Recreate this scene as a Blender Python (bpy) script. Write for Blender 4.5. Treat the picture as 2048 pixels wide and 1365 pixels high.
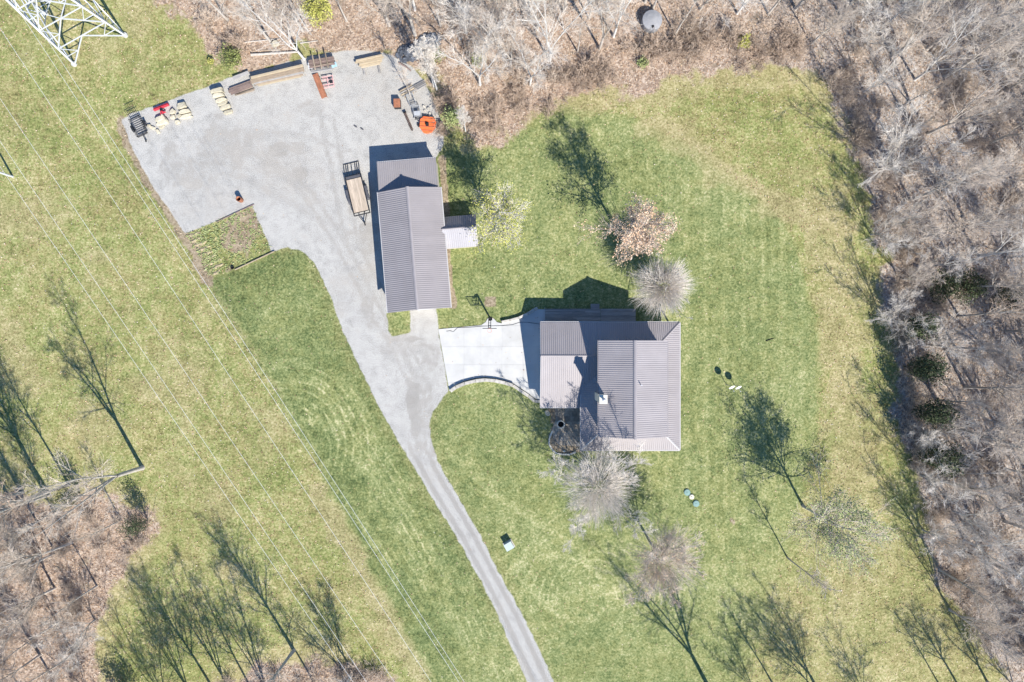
import bpy, bmesh, math, random
import numpy as np
from mathutils import Vector, Matrix, geometry

# ------------------------------------------------------------------ scene, camera, light
for o in list(bpy.data.objects):
    bpy.data.objects.remove(o, do_unlink=True)
SC = bpy.context.scene
COL = SC.collection
CAM_H = 82.0                      # drone height in metres
S = 123.0 / 2048.0                # metres per photo pixel on the ground

cam_d = bpy.data.cameras.new('camera')
cam_d.lens = 24.0; cam_d.sensor_width = 36.0; cam_d.clip_start = 0.5; cam_d.clip_end = 3000
cam = bpy.data.objects.new('camera', cam_d); COL.objects.link(cam)
cam.location = (0, 0, CAM_H); cam.rotation_euler = (0, 0, 0)
SC.camera = cam

SUN_EL = math.radians(41.5)
SUN_DIR = Vector((0.49, -0.87, 0)).normalized() * math.cos(SUN_EL) + Vector((0, 0, math.sin(SUN_EL)))   # towards the sun
world = bpy.data.worlds.new('World'); SC.world = world; world.use_nodes = True
wn = world.node_tree
sky = wn.nodes.new('ShaderNodeTexSky'); sky.sky_type = 'NISHITA'; sky.sun_disc = False
sky.sun_elevation = SUN_EL; sky.sun_rotation = math.atan2(SUN_DIR.x, SUN_DIR.y)
sky.air_density = 0.9; sky.dust_density = 0.0; sky.ozone_density = 6.0
bg = wn.nodes['Background']; bg.inputs['Strength'].default_value = 0.125
hsv = wn.nodes.new('ShaderNodeHueSaturation'); hsv.inputs['Saturation'].default_value = 1.1
wn.links.new(sky.outputs['Color'], hsv.inputs['Color']); wn.links.new(hsv.outputs['Color'], bg.inputs['Color'])
sun_d = bpy.data.lights.new('sun', 'SUN'); sun_d.energy = 5.0; sun_d.angle = math.radians(0.53); sun_d.color = (1.0, 0.96, 0.89)
sun = bpy.data.objects.new('sun', sun_d); COL.objects.link(sun)
sun.rotation_euler = (-SUN_DIR).to_track_quat('-Z', 'Y').to_euler(); sun.location = (40, -70, 90)
SC.view_settings.view_transform = 'Standard'; SC.view_settings.look = 'None'
SC.view_settings.exposure = 0.79; SC.view_settings.gamma = 1.0; SC.view_settings.use_curve_mapping = False

# ------------------------------------------------------------------ helpers
def W(px, py, h=0.0):
    """photo pixel + height of the point above ground -> world position"""
    k = S * (1 - h / CAM_H)
    return Vector(((px - 1024) * k, (682.5 - py) * k, h))

def tag(o, label=None, cat=None, group=None, kind=None):
    if label: o['label'] = label
    if cat: o['category'] = cat
    if group: o['group'] = group
    if kind: o['kind'] = kind
    return o

def empty(name, loc=(0, 0, 0), rz=0.0, label=None, cat=None, group=None):
    o = bpy.data.objects.new(name, None); o.empty_display_size = 0.3
    COL.objects.link(o); o.location = loc; o.rotation_euler = (0, 0, rz)
    return tag(o, label, cat, group)

def heading(dx, dy):
    """rotation that turns local +Y into photo direction (dx, dy)"""
    return math.atan2(-dx, -dy)

def link_mesh(name, me, m=None, parent=None):
    o = bpy.data.objects.new(name, me); COL.objects.link(o)
    if m is not None and len(me.materials) == 0: me.materials.append(m)
    if parent: o.parent = parent
    return o

def np_mesh(name, verts, faces, smooth=False):
    """verts (N,3), faces (M,k) all of the same size k"""
    verts = np.asarray(verts, dtype=np.float32); faces = np.asarray(faces, dtype=np.int32)
    me = bpy.data.meshes.new(name)
    me.vertices.add(len(verts)); me.vertices.foreach_set('co', verts.ravel())
    k = faces.shape[1]
    me.loops.add(faces.size); me.loops.foreach_set('vertex_index', faces.ravel())
    me.polygons.add(len(faces))
    me.polygons.foreach_set('loop_start', np.arange(0, faces.size, k, dtype=np.int32))
    try: me.polygons.foreach_set('loop_total', np.full(len(faces), k, dtype=np.int32))
    except Exception: pass
    me.update(calc_edges=True)
    if smooth: me.polygons.foreach_set('use_smooth', np.ones(len(faces), dtype=bool))
    return me

class MB:
    """collects shapes, builds ONE mesh object"""
    def __init__(s): s.v = []; s.f = []
    def add(s, vs, fs, M=None):
        b = len(s.v)
        for p in vs:
            p = Vector(p); s.v.append(tuple(M @ p if M else p))
        s.f += [tuple(i + b for i in f) for f in fs]; return s
    def box(s, c, d, M=None, rz=0.0, taper=1.0):
        x, y, z = d[0] / 2, d[1] / 2, d[2] / 2; t = taper
        vs = [(-x, -y, -z), (x, -y, -z), (x, y, -z), (-x, y, -z), (-x * t, -y * t, z), (x * t, -y * t, z), (x * t, y * t, z), (-x * t, y * t, z)]
        T = Matrix.Translation(c) @ Matrix.Rotation(rz, 4, 'Z')
        if M is not None: T = M @ T
        return s.add(vs, [(3, 2, 1, 0), (4, 5, 6, 7), (0, 1, 5, 4), (1, 2, 6, 5), (2, 3, 7, 6), (3, 0, 4, 7)], T)
    def bar(s, a, b, w, h=None, up=(0, 0, 1)):
        a = Vector(a); b = Vector(b); h = h or w
        d = (b - a); L = d.length; d.normalize(); up = Vector(up)
        if abs(d.dot(up)) > .98: up = Vector((0, 1, 0))
        x = d.cross(up).normalized(); z = x.cross(d)
        vs = []
        for e in (a, b):
            for (i, j) in ((-1, -1), (1, -1), (1, 1), (-1, 1)): vs.append(e + x * w / 2 * i + z * h / 2 * j)
        return s.add(vs, [(0, 1, 2, 3), (7, 6, 5, 4), (0, 4, 5, 1), (1, 5, 6, 2), (2, 6, 7, 3), (3, 7, 4, 0)])
    def tube(s, pts, r, n=6, r2=None, cap=True):
        pts = [Vector(p) for p in pts]; b = len(s.v); m = len(pts); r2 = r if r2 is None else r2
        for i, p in enumerate(pts):
            d = (pts[min(i + 1, m - 1)] - pts[max(i - 1, 0)]).normalized()
            x = d.orthogonal().normalized() if abs(d.z) > .99 else d.cross(Vector((0, 0, 1))).normalized()
            y = d.cross(x); rr = r + (r2 - r) * i / max(m - 1, 1)
            for k in range(n):
                a = 2 * math.pi * k / n; s.v.append(tuple(p + x * rr * math.cos(a) + y * rr * math.sin(a)))
        for i in range(m - 1):
            for k in range(n):
                s.f.append((b + i * n + k, b + i * n + (k + 1) % n, b + (i + 1) * n + (k + 1) % n, b + (i + 1) * n + k))
        if cap:
            s.f.append(tuple(b + k for k in reversed(range(n)))); s.f.append(tuple(b + (m - 1) * n + k for k in range(n)))
        return s
    def lathe(s, prof, n=20, c=(0, 0, 0), M=None):
        b = []; fs = []; m = len(prof)
        for (r, z) in prof:
            for k in range(n):
                a = 2 * math.pi * k / n; b.append((c[0] + r * math.cos(a), c[1] + r * math.sin(a), c[2] + z))
        for i in range(m - 1):
            for k in range(n): fs.append((i * n + k, i * n + (k + 1) % n, (i + 1) * n + (k + 1) % n, (i + 1) * n + k))
        return s.add(b, fs, M)
    def prism(s, poly, z0, z1, M=None):
        n = len(poly)
        vs = [(p[0], p[1], z0) for p in poly] + [(p[0], p[1], z1) for p in poly]
        fs = [tuple(reversed(range(n))), tuple(range(n, 2 * n))] + [(i, (i + 1) % n, n + (i + 1) % n, n + i) for i in range(n)]
        return s.add(vs, fs, M)
    def build(s, name, m=None, parent=None, smooth=False, bevel=0.0):
        me = bpy.data.meshes.new(name); me.from_pydata(s.v, [], s.f); me.update()
        bm = bmesh.new(); bm.from_mesh(me)
        bmesh.ops.recalc_face_normals(bm, faces=bm.faces)
        if bevel > 0:
            bmesh.ops.bevel(bm, geom=[e for e in bm.edges if len(e.link_faces) == 2 and e.calc_face_angle(0) > .6], offset=bevel, segments=1, affect='EDGES')
        bm.to_mesh(me); bm.free()
        if smooth: me.polygons.foreach_set('use_smooth', [True] * len(me.polygons))
        return link_mesh(name, me, m, parent)

# ------------------------------------------------------------------ materials
class NT:
    def __init__(s, name):
        s.m = bpy.data.materials.new(name); s.m.use_nodes = True; s.t = s.m.node_tree
        s.b = s.t.nodes['Principled BSDF']; s.b.inputs['Specular IOR Level'].default_value = 0.25
    def n(s, typ, **kw):
        nd = s.t.nodes.new(typ)
        for k, v in kw.items(): setattr(nd, k, v)
        return nd
    def put(s, sock, v):
        if isinstance(v, bpy.types.NodeSocket): s.t.links.new(v, sock)
        else: sock.default_value = v
    def math(s, op, a, b=0.0, c=0.0, clamp=False):
        nd = s.n('ShaderNodeMath', operation=op, use_clamp=clamp)
        for i, v in enumerate((a, b, c)): s.put(nd.inputs[i], v)
        return nd.outputs[0]
    def mix(s, f, a, b, mode='MIX'):
        nd = s.n('ShaderNodeMix', data_type='RGBA', blend_type=mode)
        s.put(nd.inputs['Factor'], f)
        for key, v in (('A', a), ('B', b)):
            sk = [i for i in nd.inputs if i.name == key and i.type == 'RGBA'][0]
            s.put(sk, v if isinstance(v, bpy.types.NodeSocket) else (*v, 1) if len(v) == 3 else v)
        return [o for o in nd.outputs if o.type == 'RGBA'][0]
    def ramp(s, f, stops, interp='LINEAR'):
        nd = s.n('ShaderNodeValToRGB'); nd.color_ramp.interpolation = interp
        el = nd.color_ramp.elements
        while len(el) < len(stops): el.new(0.5)
        for e, (p, c) in zip(el, stops): e.position = p; e.color = (*c, 1) if len(c) == 3 else c
        s.put(nd.inputs[0], f); return nd.outputs[0]
    def pos(s):
        return s.n('ShaderNodeNewGeometry').outputs['Position']
    def noise(s, vec, scale, detail=3.0, rough=0.55, dist=0.0):
        nd = s.n('ShaderNodeTexNoise'); s.put(nd.inputs['Vector'], vec)
        nd.inputs['Scale'].default_value = scale; nd.inputs['Detail'].default_value = detail
        nd.inputs['Roughness'].default_value = rough; nd.inputs['Distortion'].default_value = dist
        return nd.outputs[0]
    def attr(s, name):
        return s.n('ShaderNodeAttribute', attribute_name=name).outputs['Fac']
    def scl(s, vec, v):
        nd = s.n('ShaderNodeVectorMath', operation='MULTIPLY'); s.put(nd.inputs[0], vec); nd.inputs[1].default_value = v
        return nd.outputs[0]

def sstep(nt, v, a, b):
    nd = nt.n('ShaderNodeMapRange', interpolation_type='SMOOTHSTEP'); nt.put(nd.inputs[0], v)
    nd.inputs[1].default_value = a; nd.inputs[2].default_value = b
    return nd.outputs[0]

def mat(name, col, rough=0.8, var=0.2, scale=3.0, metal=0.0, spec=None, stretch=None, col2=None, island=0.0, bump=0.0):
    nt = NT(name)
    tc = nt.n('ShaderNodeTexCoord').outputs['Object']
    v = nt.scl(tc, stretch) if stretch else tc
    f = nt.noise(v, scale, 4, .6)
    a = tuple(c * (1 - var) for c in col); b = col2 or tuple(min(1, c * (1 + var)) for c in col)
    c = nt.ramp(f, [(.32, a), (.68, b)])
    if island:
        r = nt.n('ShaderNodeNewGeometry').outputs['Random Per Island']
        oi = nt.n('ShaderNodeObjectInfo').outputs['Random']
        rr = nt.math('FRACT', nt.math('ADD', r, oi))
        k = nt.math('ADD', nt.math('MULTIPLY', rr, 2 * island), 1 - island)
        c = nt.mix(1.0, c, nt.n('ShaderNodeCombineColor').outputs[0], 'MULTIPLY') if False else c
        hs = nt.n('ShaderNodeHueSaturation'); nt.put(hs.inputs['Color'], c); nt.put(hs.inputs['Value'], k); c = hs.outputs[0]
    nt.put(nt.b.inputs['Base Color'], c); nt.b.inputs['Roughness'].default_value = rough; nt.b.inputs['Metallic'].default_value = metal
    if spec is not None: nt.b.inputs['Specular IOR Level'].default_value = spec
    if bump:
        bp = nt.n('ShaderNodeBump'); bp.inputs['Distance'].default_value = bump; nt.put(bp.inputs['Height'], nt.noise(v, scale * 4, 3)); nt.put(nt.b.inputs['Normal'], bp.outputs[0])
    return nt.m

M = {}
M['roof'] = mat('painted_metal_roof', (.315, .287, .285), .55, .05, .5, spec=.2, island=.035)
M['roof_trim'] = mat('roof_trim', (.28, .255, .255), .45, .06, 1)
M['fascia'] = mat('fascia_white', (.45, .43, .42), .6, .06, 1)
M['siding'] = mat('siding', (.5, .46, .4), .7, .06, 2)
M['concrete'] = mat('concrete_slab', (.475, .465, .44), .85, .09, .5, island=.035)
M['block'] = mat('retaining_block', (.42, .39, .34), .9, .2, 3, island=.15)
M['stone'] = mat('sandstone', (.47, .42, .31), .9, .16, 4, island=.16, bump=.02)
M['stone_pale'] = mat('pale_edging_stone', (.58, .54, .45), .9, .14, 4, island=.12)
M['paver'] = mat('brown_paver', (.31, .265, .205), .9, .25, 3, island=.25)
M['wood_new'] = mat('pale_timber', (.38, .31, .215), .8, .2, 2, stretch=(1, 9, 9), island=.2)
M['wood_old'] = mat('weathered_timber', (.27, .215, .16), .85, .28, 2, stretch=(1, 9, 9), island=.22)
M['wood_grey'] = mat('grey_board', (.3, .285, .27), .85, .25, 2, stretch=(1, 8, 8), island=.22)
M['wood_brown'] = mat('brown_board', (.19, .14, .12), .85, .35, 2, stretch=(1, 8, 8), island=.25)
M['deck'] = mat('deck_board', (.3, .28, .26), .85, .25, 1.5, stretch=(.6, 8, 8), island=.25)
M['plank'] = mat('trailer_plank', (.44, .36, .28), .85, .2, 1.5, stretch=(8, .7, 8), island=.12)
M['black'] = mat('black_steel', (.022, .023, .026), .5, .2, 4)
M['darkmesh'] = mat('dark_mesh_steel', (.08, .08, .09), .6, .2, 6)
M['rubber'] = mat('rubber', (.02, .02, .02), .9, .2, 4)
M['rust'] = mat('rusted_steel', (.30, .125, .07), .85, .3, 3)
M['red'] = mat('red_paint', (.5, .04, .06), .5, .12, 3)
M['pink'] = mat('faded_red_paint', (.62, .36, .34), .7, .15, 4)
M['orange'] = mat('orange_paint', (.78, .16, .05), .45, .12, 2)
M['galv'] = mat('galvanised_steel', (.5, .51, .52), .45, .08, 2, spec=.5)
M['steel'] = mat('grey_steel', (.38, .39, .4), .5, .12, 3)
M['wire'] = mat('aluminium_wire', (.7, .7, .69), .35, .05, 1, spec=.5)
M['white'] = mat('white_paint', (.75, .75, .74), .5, .05, 2)
M['teal'] = mat('green_plastic_lid', (.2, .31, .28), .6, .12, 4)
M['box_green'] = mat('pale_green_cabinet', (.42, .48, .46), .55, .06, 2)
M['tarp'] = mat('blue_tarp', (.32, .48, .55), .6, .2, 3)
M['tank'] = mat('grey_lid', (.27, .27, .28), .6, .1, 2)
M['soil'] = mat('soil', (.33, .27, .17), .95, .3, 5)
M['heap_grey'] = mat('blue_grey_rubble', (.10, .11, .13), .9, .45, 4, island=.4)  # dark blue-grey tone for the piled blocks of the heaps
M['soot'] = mat('soot', (.012, .012, .012), .95, .2, 5)
M['bark'] = mat('grey_bark', (.42, .38, .335), .9, .2, 3)
M['bark_white'] = mat('white_bark', (.54, .52, .49), .85, .22, 2.5)
M['bark_dark'] = mat('brown_bark', (.16, .135, .115), .9, .25, 3)
M['twig'] = mat('grey_twig', (.58, .49, .405), .9, .2, .4, island=.22)
M['twig_pale'] = mat('pale_twig', (.68, .615, .54), .9, .16, .4, island=.2)
M['twig_brown'] = mat('brown_twig', (.5, .39, .30), .9, .25, .4, island=.3)
M['brush'] = mat('brush_twig', (.56, .455, .36), .9, .3, .15, island=.35)

def leaf_mat(name, stops, rough=.75):
    nt = NT(name)
    r = nt.n('ShaderNodeNewGeometry').outputs['Random Per Island']
    c = nt.ramp(r, stops, 'LINEAR')
    nt.put(nt.b.inputs['Base Color'], c); nt.b.inputs['Roughness'].default_value = rough
    return nt.m
M['leaf_orange'] = leaf_mat('russet_leaves', [(0, (.42, .25, .15)), (.4, (.58, .39, .25)), (.75, (.66, .5, .36)), (1, (.5, .42, .35))])
M['leaf_lime'] = leaf_mat('yellow_green_leaves', [(0, (.26, .27, .06)), (.5, (.42, .42, .1)), (1, (.52, .48, .17))])
M['leaf_green'] = leaf_mat('green_leaves', [(0, (.09, .12, .035)), (.5, (.2, .23, .07)), (1, (.3, .3, .12))])
M['leaf_soft'] = leaf_mat('pale_green_leaves', [(0, (.2, .25, .09)), (.5, (.31, .35, .14)), (1, (.4, .42, .2))])
M['leaf_dark'] = leaf_mat('evergreen_leaves', [(0, (.025, .035, .02)), (.6, (.06, .08, .035)), (1, (.11, .13, .06))])
M['leaf_litter'] = leaf_mat('fallen_leaves', [(0, (.16, .10, .06)), (.3, (.34, .2, .12)), (.6, (.5, .33, .2)), (.85, (.62, .48, .34)), (1, (.55, .5, .42))])

def glass_mat():
    nt = NT('clear_acrylic')
    tr = nt.n('ShaderNodeBsdfTransparent'); gl = nt.n('ShaderNodeBsdfGlossy'); gl.inputs['Roughness'].default_value = .1
    mx = nt.n('ShaderNodeMixShader'); mx.inputs[0].default_value = .12
    nt.t.links.new(tr.outputs[0], mx.inputs[1]); nt.t.links.new(gl.outputs[0], mx.inputs[2])
    nt.t.links.new(mx.outputs[0], nt.t.nodes['Material Output'].inputs['Surface'])
    return nt.m
M['acrylic'] = glass_mat()

# ------------------------------------------------------------------ the ground: one fine grid, split into the pieces of the setting
def pw(pts): return np.array([[(p[0] - 1024) * S, (682.5 - p[1]) * S] for p in pts])
def sdf(P, poly):
    """signed distance, positive inside"""
    d = np.full(len(P), 1e9); ins = np.zeros(len(P), bool); n = len(poly)
    for i in range(n):
        a = poly[i]; b = poly[(i + 1) % n]; e = b - a; w = P - a
        t = np.clip((w @ e) / max(e @ e, 1e-9), 0, 1)
        d = np.minimum(d, np.hypot(w[:, 0] - e[0] * t, w[:, 1] - e[1] * t))
        c = ((a[1] <= P[:, 1]) & (b[1] > P[:, 1])) | ((b[1] <= P[:, 1]) & (a[1] > P[:, 1]))
        if abs(e[1]) > 1e-9:
            xi = a[0] + (P[:, 1] - a[1]) / e[1] * e[0]; ins ^= c & (P[:, 0] < xi)
    return np.where(ins, d, -d)
def pdist(P, line):
    d = np.full(len(P), 1e9)
    for i in range(len(line) - 1):
        a = line[i]; e = line[i + 1] - a; w = P - a
        t = np.clip((w @ e) / max(e @ e, 1e-9), 0, 1)
        d = np.minimum(d, np.hypot(w[:, 0] - e[0] * t, w[:, 1] - e[1] * t))
    return d
def ss(x, a, b):
    t = np.clip((x - a) / (b - a), 0, 1); return t * t * (3 - 2 * t)
RN = np.random.default_rng(7)
def vnoise(P, scale, seed):
    """cheap smooth value noise for boundaries"""
    r = np.random.default_rng(seed); T = r.random((256, 256)); q = P / scale
    i = np.floor(q).astype(int); f = q - i; f = f * f * (3 - 2 * f)
    g = lambda a, b: T[a % 256, b % 256]
    return (g(i[:, 0], i[:, 1]) * (1 - f[:, 0]) + g(i[:, 0] + 1, i[:, 1]) * f[:, 0]) * (1 - f[:, 1]) + (g(i[:, 0], i[:, 1] + 1) * (1 - f[:, 0]) + g(i[:, 0] + 1, i[:, 1] + 1) * f[:, 0]) * f[:, 1]

GRAVEL = [(243, 243), (262, 227), (330, 204), (398, 180), (440, 162), (470, 152), (540, 135), (620, 112), (690, 101), (770, 106), (822, 132), (848, 162), (868, 205), (884, 245), (888, 290), (872, 315),
          (820, 330), (820, 600), (776, 612), (772, 628), (777, 660), (783, 675), (823, 665), (820, 622), (826, 612), (872, 612), (877, 659), (897, 782), (880, 803), (866, 826), (860, 852), (862, 885),
          (880, 932), (918, 998), (958, 1068), (1000, 1150), (1050, 1240), (1108, 1365), (1160, 1480), (1110, 1490), (1055, 1365), (980, 1196), (920, 1086), (862, 992), (805, 895), (762, 822), (722, 742), (688, 668),
          (655, 580), (630, 527), (602, 501), (575, 496), (543, 503), (505, 412), (371, 468), (305, 372), (264, 300)]
LITTER_E = [(330, -300), (335, 0), (395, 70), (428, 118), (480, 150), (530, 138), (620, 105), (700, 96), (780, 98), (850, 135), (885, 190), (893, 260), (920, 300), (960, 296), (1010, 272), (1060, 236), (1100, 198), (1250, 178), (1400, 150),
            (1560, 134), (1640, 128), (1682, 170), (1700, 280), (1742, 400), (1772, 550), (1788, 640), (1795, 760), (1815, 900), (1832, 1000), (1862, 1100), (1905, 1180), (1965, 1300), (2005, 1365), (2050, 1500), (2600, 1600), (2600, -300)]
LITTER_W = [(-400, 930), (0, 985), (80, 1000), (150, 998), (230, 998), (300, 1012), (312, 1060), (282, 1110), (215, 1170), (195, 1250), (200, 1330), (232, 1400), (250, 1600), (-400, 1600)]
LITTER_S = [(560, 1330), (700, 1318), (770, 1345), (800, 1420), (700, 1480), (500, 1480), (420, 1400)]
LAWN = [(418, 562), (560, 795), (690, 1045), (800, 1255), (862, 1375), (930, 1500), (1440, 1500), (1500, 1310), (1560, 1150), (1600, 1000), (1632, 880), (1636, 760), (1630, 640), (1606, 540), (1562, 440), (1500, 380), (1400, 305), (1260, 235),
        (1100, 205), (930, 280), (860, 300), (700, 480), (543, 503)]
GARDEN = [(371, 468), (505, 412), (543, 503), (420, 560)]
x0, x1, y0, y1, st = -80.0, 80.0, -56.0, 56.0, 0.25
nx, ny = int((x1 - x0) / st) + 1, int((y1 - y0) / st) + 1
gx, gy = np.meshgrid(np.linspace(x0, x1, nx), np.linspace(y0, y1, ny))
P = np.stack([gx.ravel(), gy.ravel()], 1)
PX = P[:, 0] / S + 1024; PY = 682.5 - P[:, 1] / S           # photo pixels of the grid points
n1 = vnoise(P, 1.7, 1) - .5; n2 = vnoise(P, 5.0, 2) - .5; n3 = vnoise(P, .6, 3) - .5
d_gr = sdf(P, pw(GRAVEL))
d_li = np.maximum(np.maximum(sdf(P, pw(LITTER_E)), sdf(P, pw(LITTER_W))), sdf(P, pw(LITTER_S)))
d_lw = sdf(P, pw(LAWN)); d_gd = sdf(P, pw(GARDEN))
A_gravel = d_gr + n3 * .22 + n1 * .12
A_litter = ss(d_li + n1 * 2.2 + n2 * 2.6 + n3 * 1.2, -2.0, 1.8)
soft = 0.5 + 1.6 * ss(PY, 900, 1150) * (PX > 1300) + .4 * (PX < 900)
A_lawn = ss((d_lw + n1 * .5 + n2 * .8) / soft, -1, 1) * (1 - A_litter)
# bare soil and mulch
dirt = np.zeros(len(P))
def blob(px, py, r, ry=None, amt=1.0):
    ry = ry or r; q = np.hypot((PX - px) / r, (PY - py) / ry) + n1 * .5 + n3 * .4
    return amt * (1 - ss(q, .7, 1.1))
def band(pts, w, amt=1.0, nz=.5):
    return amt * (1 - ss(pdist(P, pw(pts)) + n1 * nz * w + n3 * .6 * nz * w, w * .45, w))
dirt = np.maximum(dirt, band([(884, 318), (893, 430)], .55)); dirt = np.maximum(dirt, band([(893, 500), (906, 612)], .6))
dirt = np.maximum(dirt, .75 * (1 - ss(np.maximum(np.abs(PX - 981) / 13, np.abs(PY - 603) / 12) + n1 * .3, .8, 1.15)))
dirt = np.maximum(dirt, ss(d_gd + n3 * .5, -.15, .35) * np.clip(.62 + 1.5 * n1 + .9 * n3 - .25 * (PX < 450), 0, 1))
dirt = np.maximum(dirt, band([(244, 236), (262, 300), (300, 368), (372, 478), (420, 565)], 1.0, .75, .8))
dirt = np.maximum(dirt, band([(420, 562), (560, 795)], .7, .35, 1))
dirt = np.maximum(dirt, sdf(P, pw([(1097, 815), (1162, 815), (1162, 905), (1128, 909), (1104, 900), (1096, 880), (1104, 850)])) > 0)
dirt = np.maximum(dirt, band([(1462, 1040), (1466, 1044)], .5, .6))
# dry straw-coloured grass
dry = np.zeros(len(P))
dry = np.maximum(dry, band([(930, 300), (960, 293), (1010, 270), (1060, 236), (1095, 205)], .8, 1))
dry = np.maximum(dry, band([(1300, 250), (1420, 330), (1500, 380), (1590, 430), (1680, 460)], 2.2, .85, .9))
dry = np.maximum(dry, band([(1100, 205), (1250, 190), (1400, 162), (1560, 145), (1640, 140), (1690, 250)], 2.4, .75, 1))
dry = np.maximum(dry, .55 * ss(n2 + n1 * .4, .05, .4) * (1 - A_lawn))
dry = np.maximum(dry, .75 * (1 - ss(np.abs(d_li + n2 * 3), .5, 3.2)) * (PX < 700) * (PY > 800))
dry = np.maximum(dry, band([(1660, 420), (1680, 640), (1690, 800), (1720, 1000)], 3.4, .65, 1)); dry = np.maximum(dry, blob(455, 1140, 30, 22, .8))
dry = np.maximum(dry, band([(640, 990), (740, 1170), (830, 1340), (870, 1420)], 1.6, .75, .9))
dry = np.maximum(dry, .4 * (1 - ss(np.abs(d_gr) + n1, .3, 1.6)) * (PX > 560))
dry = np.maximum(dry, .35 * ss(PX, 1250, 1600) * ss(PY, 950, 1250))
# pale mower tracks on the lawn
trk = np.zeros(len(P))
def arc(cx, cy, r, a0, a1, n=24, ry=None):
    return [(cx + r * math.cos(math.radians(a0 + (a1 - a0) * i / n)), cy + (ry or r) * math.sin(math.radians(a0 + (a1 - a0) * i / n))) for i in range(n + 1)]
def off(pts, d): return [(p[0] + d, p[1] + d * .35) for p in pts]
TR = [arc(575, 880, 150, -120, 10), arc(560, 900, 180, -100, 5), arc(600, 850, 90, -110, 25), arc(590, 990, 150, -95, 15), arc(640, 960, 120, -120, 0), arc(560, 1010, 230, -75, 0),
      [(640, 830), (740, 960), (830, 1110), (930, 1290)], [(690, 860), (800, 1010), (900, 1190)], [(600, 860), (720, 1040), (800, 1180)],
      [(890, 900), (960, 970), (1060, 1040), (1180, 1110)], [(900, 960), (1000, 1000), (1100, 1060), (1170, 1120)], [(920, 900), (1000, 1010), (1030, 1090)],
      arc(1160, 1130, 110, 80, 200), arc(1190, 1190, 150, 150, 260), arc(1100, 1240, 130, 200, 330), arc(1200, 1260, 90, 120, 300), [(980, 1170), (1100, 1190), (1220, 1180)], [(1000, 1230), (1120, 1200), (1260, 1170)],
      arc(800, 1170, 90, -40, 110), arc(840, 1230, 80, 90, 250), [(820, 1110), (880, 1230), (960, 1340)]]
for i, t in enumerate(TR):
    for o_ in (0, 13):
        trk = np.maximum(trk, (1 - ss(pdist(P, pw(off(t, o_))) + np.abs(n3) * .25, .08, .42)) * (.55 + .45 * ((i * 7) % 5) / 4))
trk *= A_lawn * (.35 + 1.0 * vnoise(P, 2.2, 9)) * .8
rA = np.hypot(PX - 560, PY - 905) * S; ringA = rA / .95 + n2 * .5 + 3.0 * vnoise(P, 11, 31); maskA = ss(rA, 3, 4.5) * (1 - ss(rA, 10.5, 12.5)) * A_lawn * (PX < 860) * ss(vnoise(P, 6, 21), .15, .45)
dB = pdist(P, pw([(630, 527), (655, 580), (688, 668), (722, 742), (762, 822), (805, 895), (862, 992), (920, 1086), (980, 1196), (1055, 1365), (1110, 1490)])); ringB = dB / .95 + n2 * .5 + 2.6 * vnoise(P, 12, 23); maskB = (d_gr < 0) * ss(dB, .8, 2) * (1 - ss(dB, 9, 12)) * A_lawn * (PX < 1060) * (PX < 1000 + (PY - 1200) * .4) * ss(PY, 640, 800) * ss(vnoise(P, 5, 22), .22, .5)
rC = np.hypot(PX - 1190, PY - 1210) * S; ringC = rC / 1.2 + n2 * .6 + 3.4 * vnoise(P, 10, 32); maskC = ss(rC, 2, 3) * (1 - ss(rC, 9, 13)) * A_lawn * ss(PX, 985, 1060) * ss(vnoise(P, 5, 24), .25, .5)
# mowing stripes
sx = P[:, 0] + n2 * .25
stripe = np.sin(sx * 2 * np.pi / 1.15) * .6 + np.sin(sx * 2 * np.pi / 2.3 + 1) * .5
ang = (P[:, 0] * .88 + P[:, 1] * .47 + n2 * .3)
stripe_w = np.sin(ang * 2 * np.pi / 1.3) * .6 + np.sin(ang * 2 * np.pi / 2.6) * .4
east = ss(PX, 900, 1080)
stripe = stripe * east + stripe_w * (1 - east)
stripe *= A_lawn * (.2 + .9 * vnoise(P, 8, 12)) * (.35 + .65 * ss(PX, 1250, 1400) * (1 - ss(PY, 950, 1100)))
stripe -= (1.0 * (1 - ss(PX, 800, 1020)) + .5 * (1 - ss(np.abs(d_lw + n2 * 2) , 1, 5)) * (PX < 900)) * A_lawn          # lusher grass west of the drive
# stains on the gravel
stain = np.zeros(len(P))
for (px, py, r, ry, a) in [(826, 800, 16, 40, .9), (832, 850, 12, 30, .6), (735, 460, 30, 18, .55), (735, 490, 26, 30, .45), (560, 300, 30, 22, .6), (540, 330, 24, 18, .5), (430, 290, 40, 60, .45), (470, 300, 18, 50, .5), (380, 350, 60, 40, .4),
                           (600, 345, 18, 14, .6), (742, 640, 14, 20, .4), (860, 720, 20, 34, .35), (790, 700, 30, 14, .35), (620, 215, 40, 20, .35), (495, 290, 14, 30, .5), (340, 330, 24, 50, .4), (735, 612, 14, 22, .45), (520, 270, 18, 16, .4), (600, 300, 22, 16, .45), (835, 905, 9, 20, .45), (790, 680, 10, 6, .6), (828, 678, 22, 5, .7)]:
    stain = np.maximum(stain, blob(px, py, r, ry, a))
DRV_L = [(760, 822), (805, 895), (862, 992), (920, 1086), (980, 1196), (1055, 1365), (1110, 1490)]; DRV_R = [(860, 852), (862, 885), (880, 932), (918, 998), (958, 1068), (1000, 1150), (1050, 1240), (1108, 1365), (1160, 1480)]
dl = pdist(P, pw(DRV_L)); dr = pdist(P, pw(DRV_R)); u = dl / np.maximum(dl + dr, .01)
wheel = (np.exp(-((u - .24) / .11) ** 2) + np.exp(-((u - .74) / .11) ** 2)) * ss(PY, 840, 960)
stain = np.maximum(stain, .95 * wheel * (d_gr > -.3))
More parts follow.
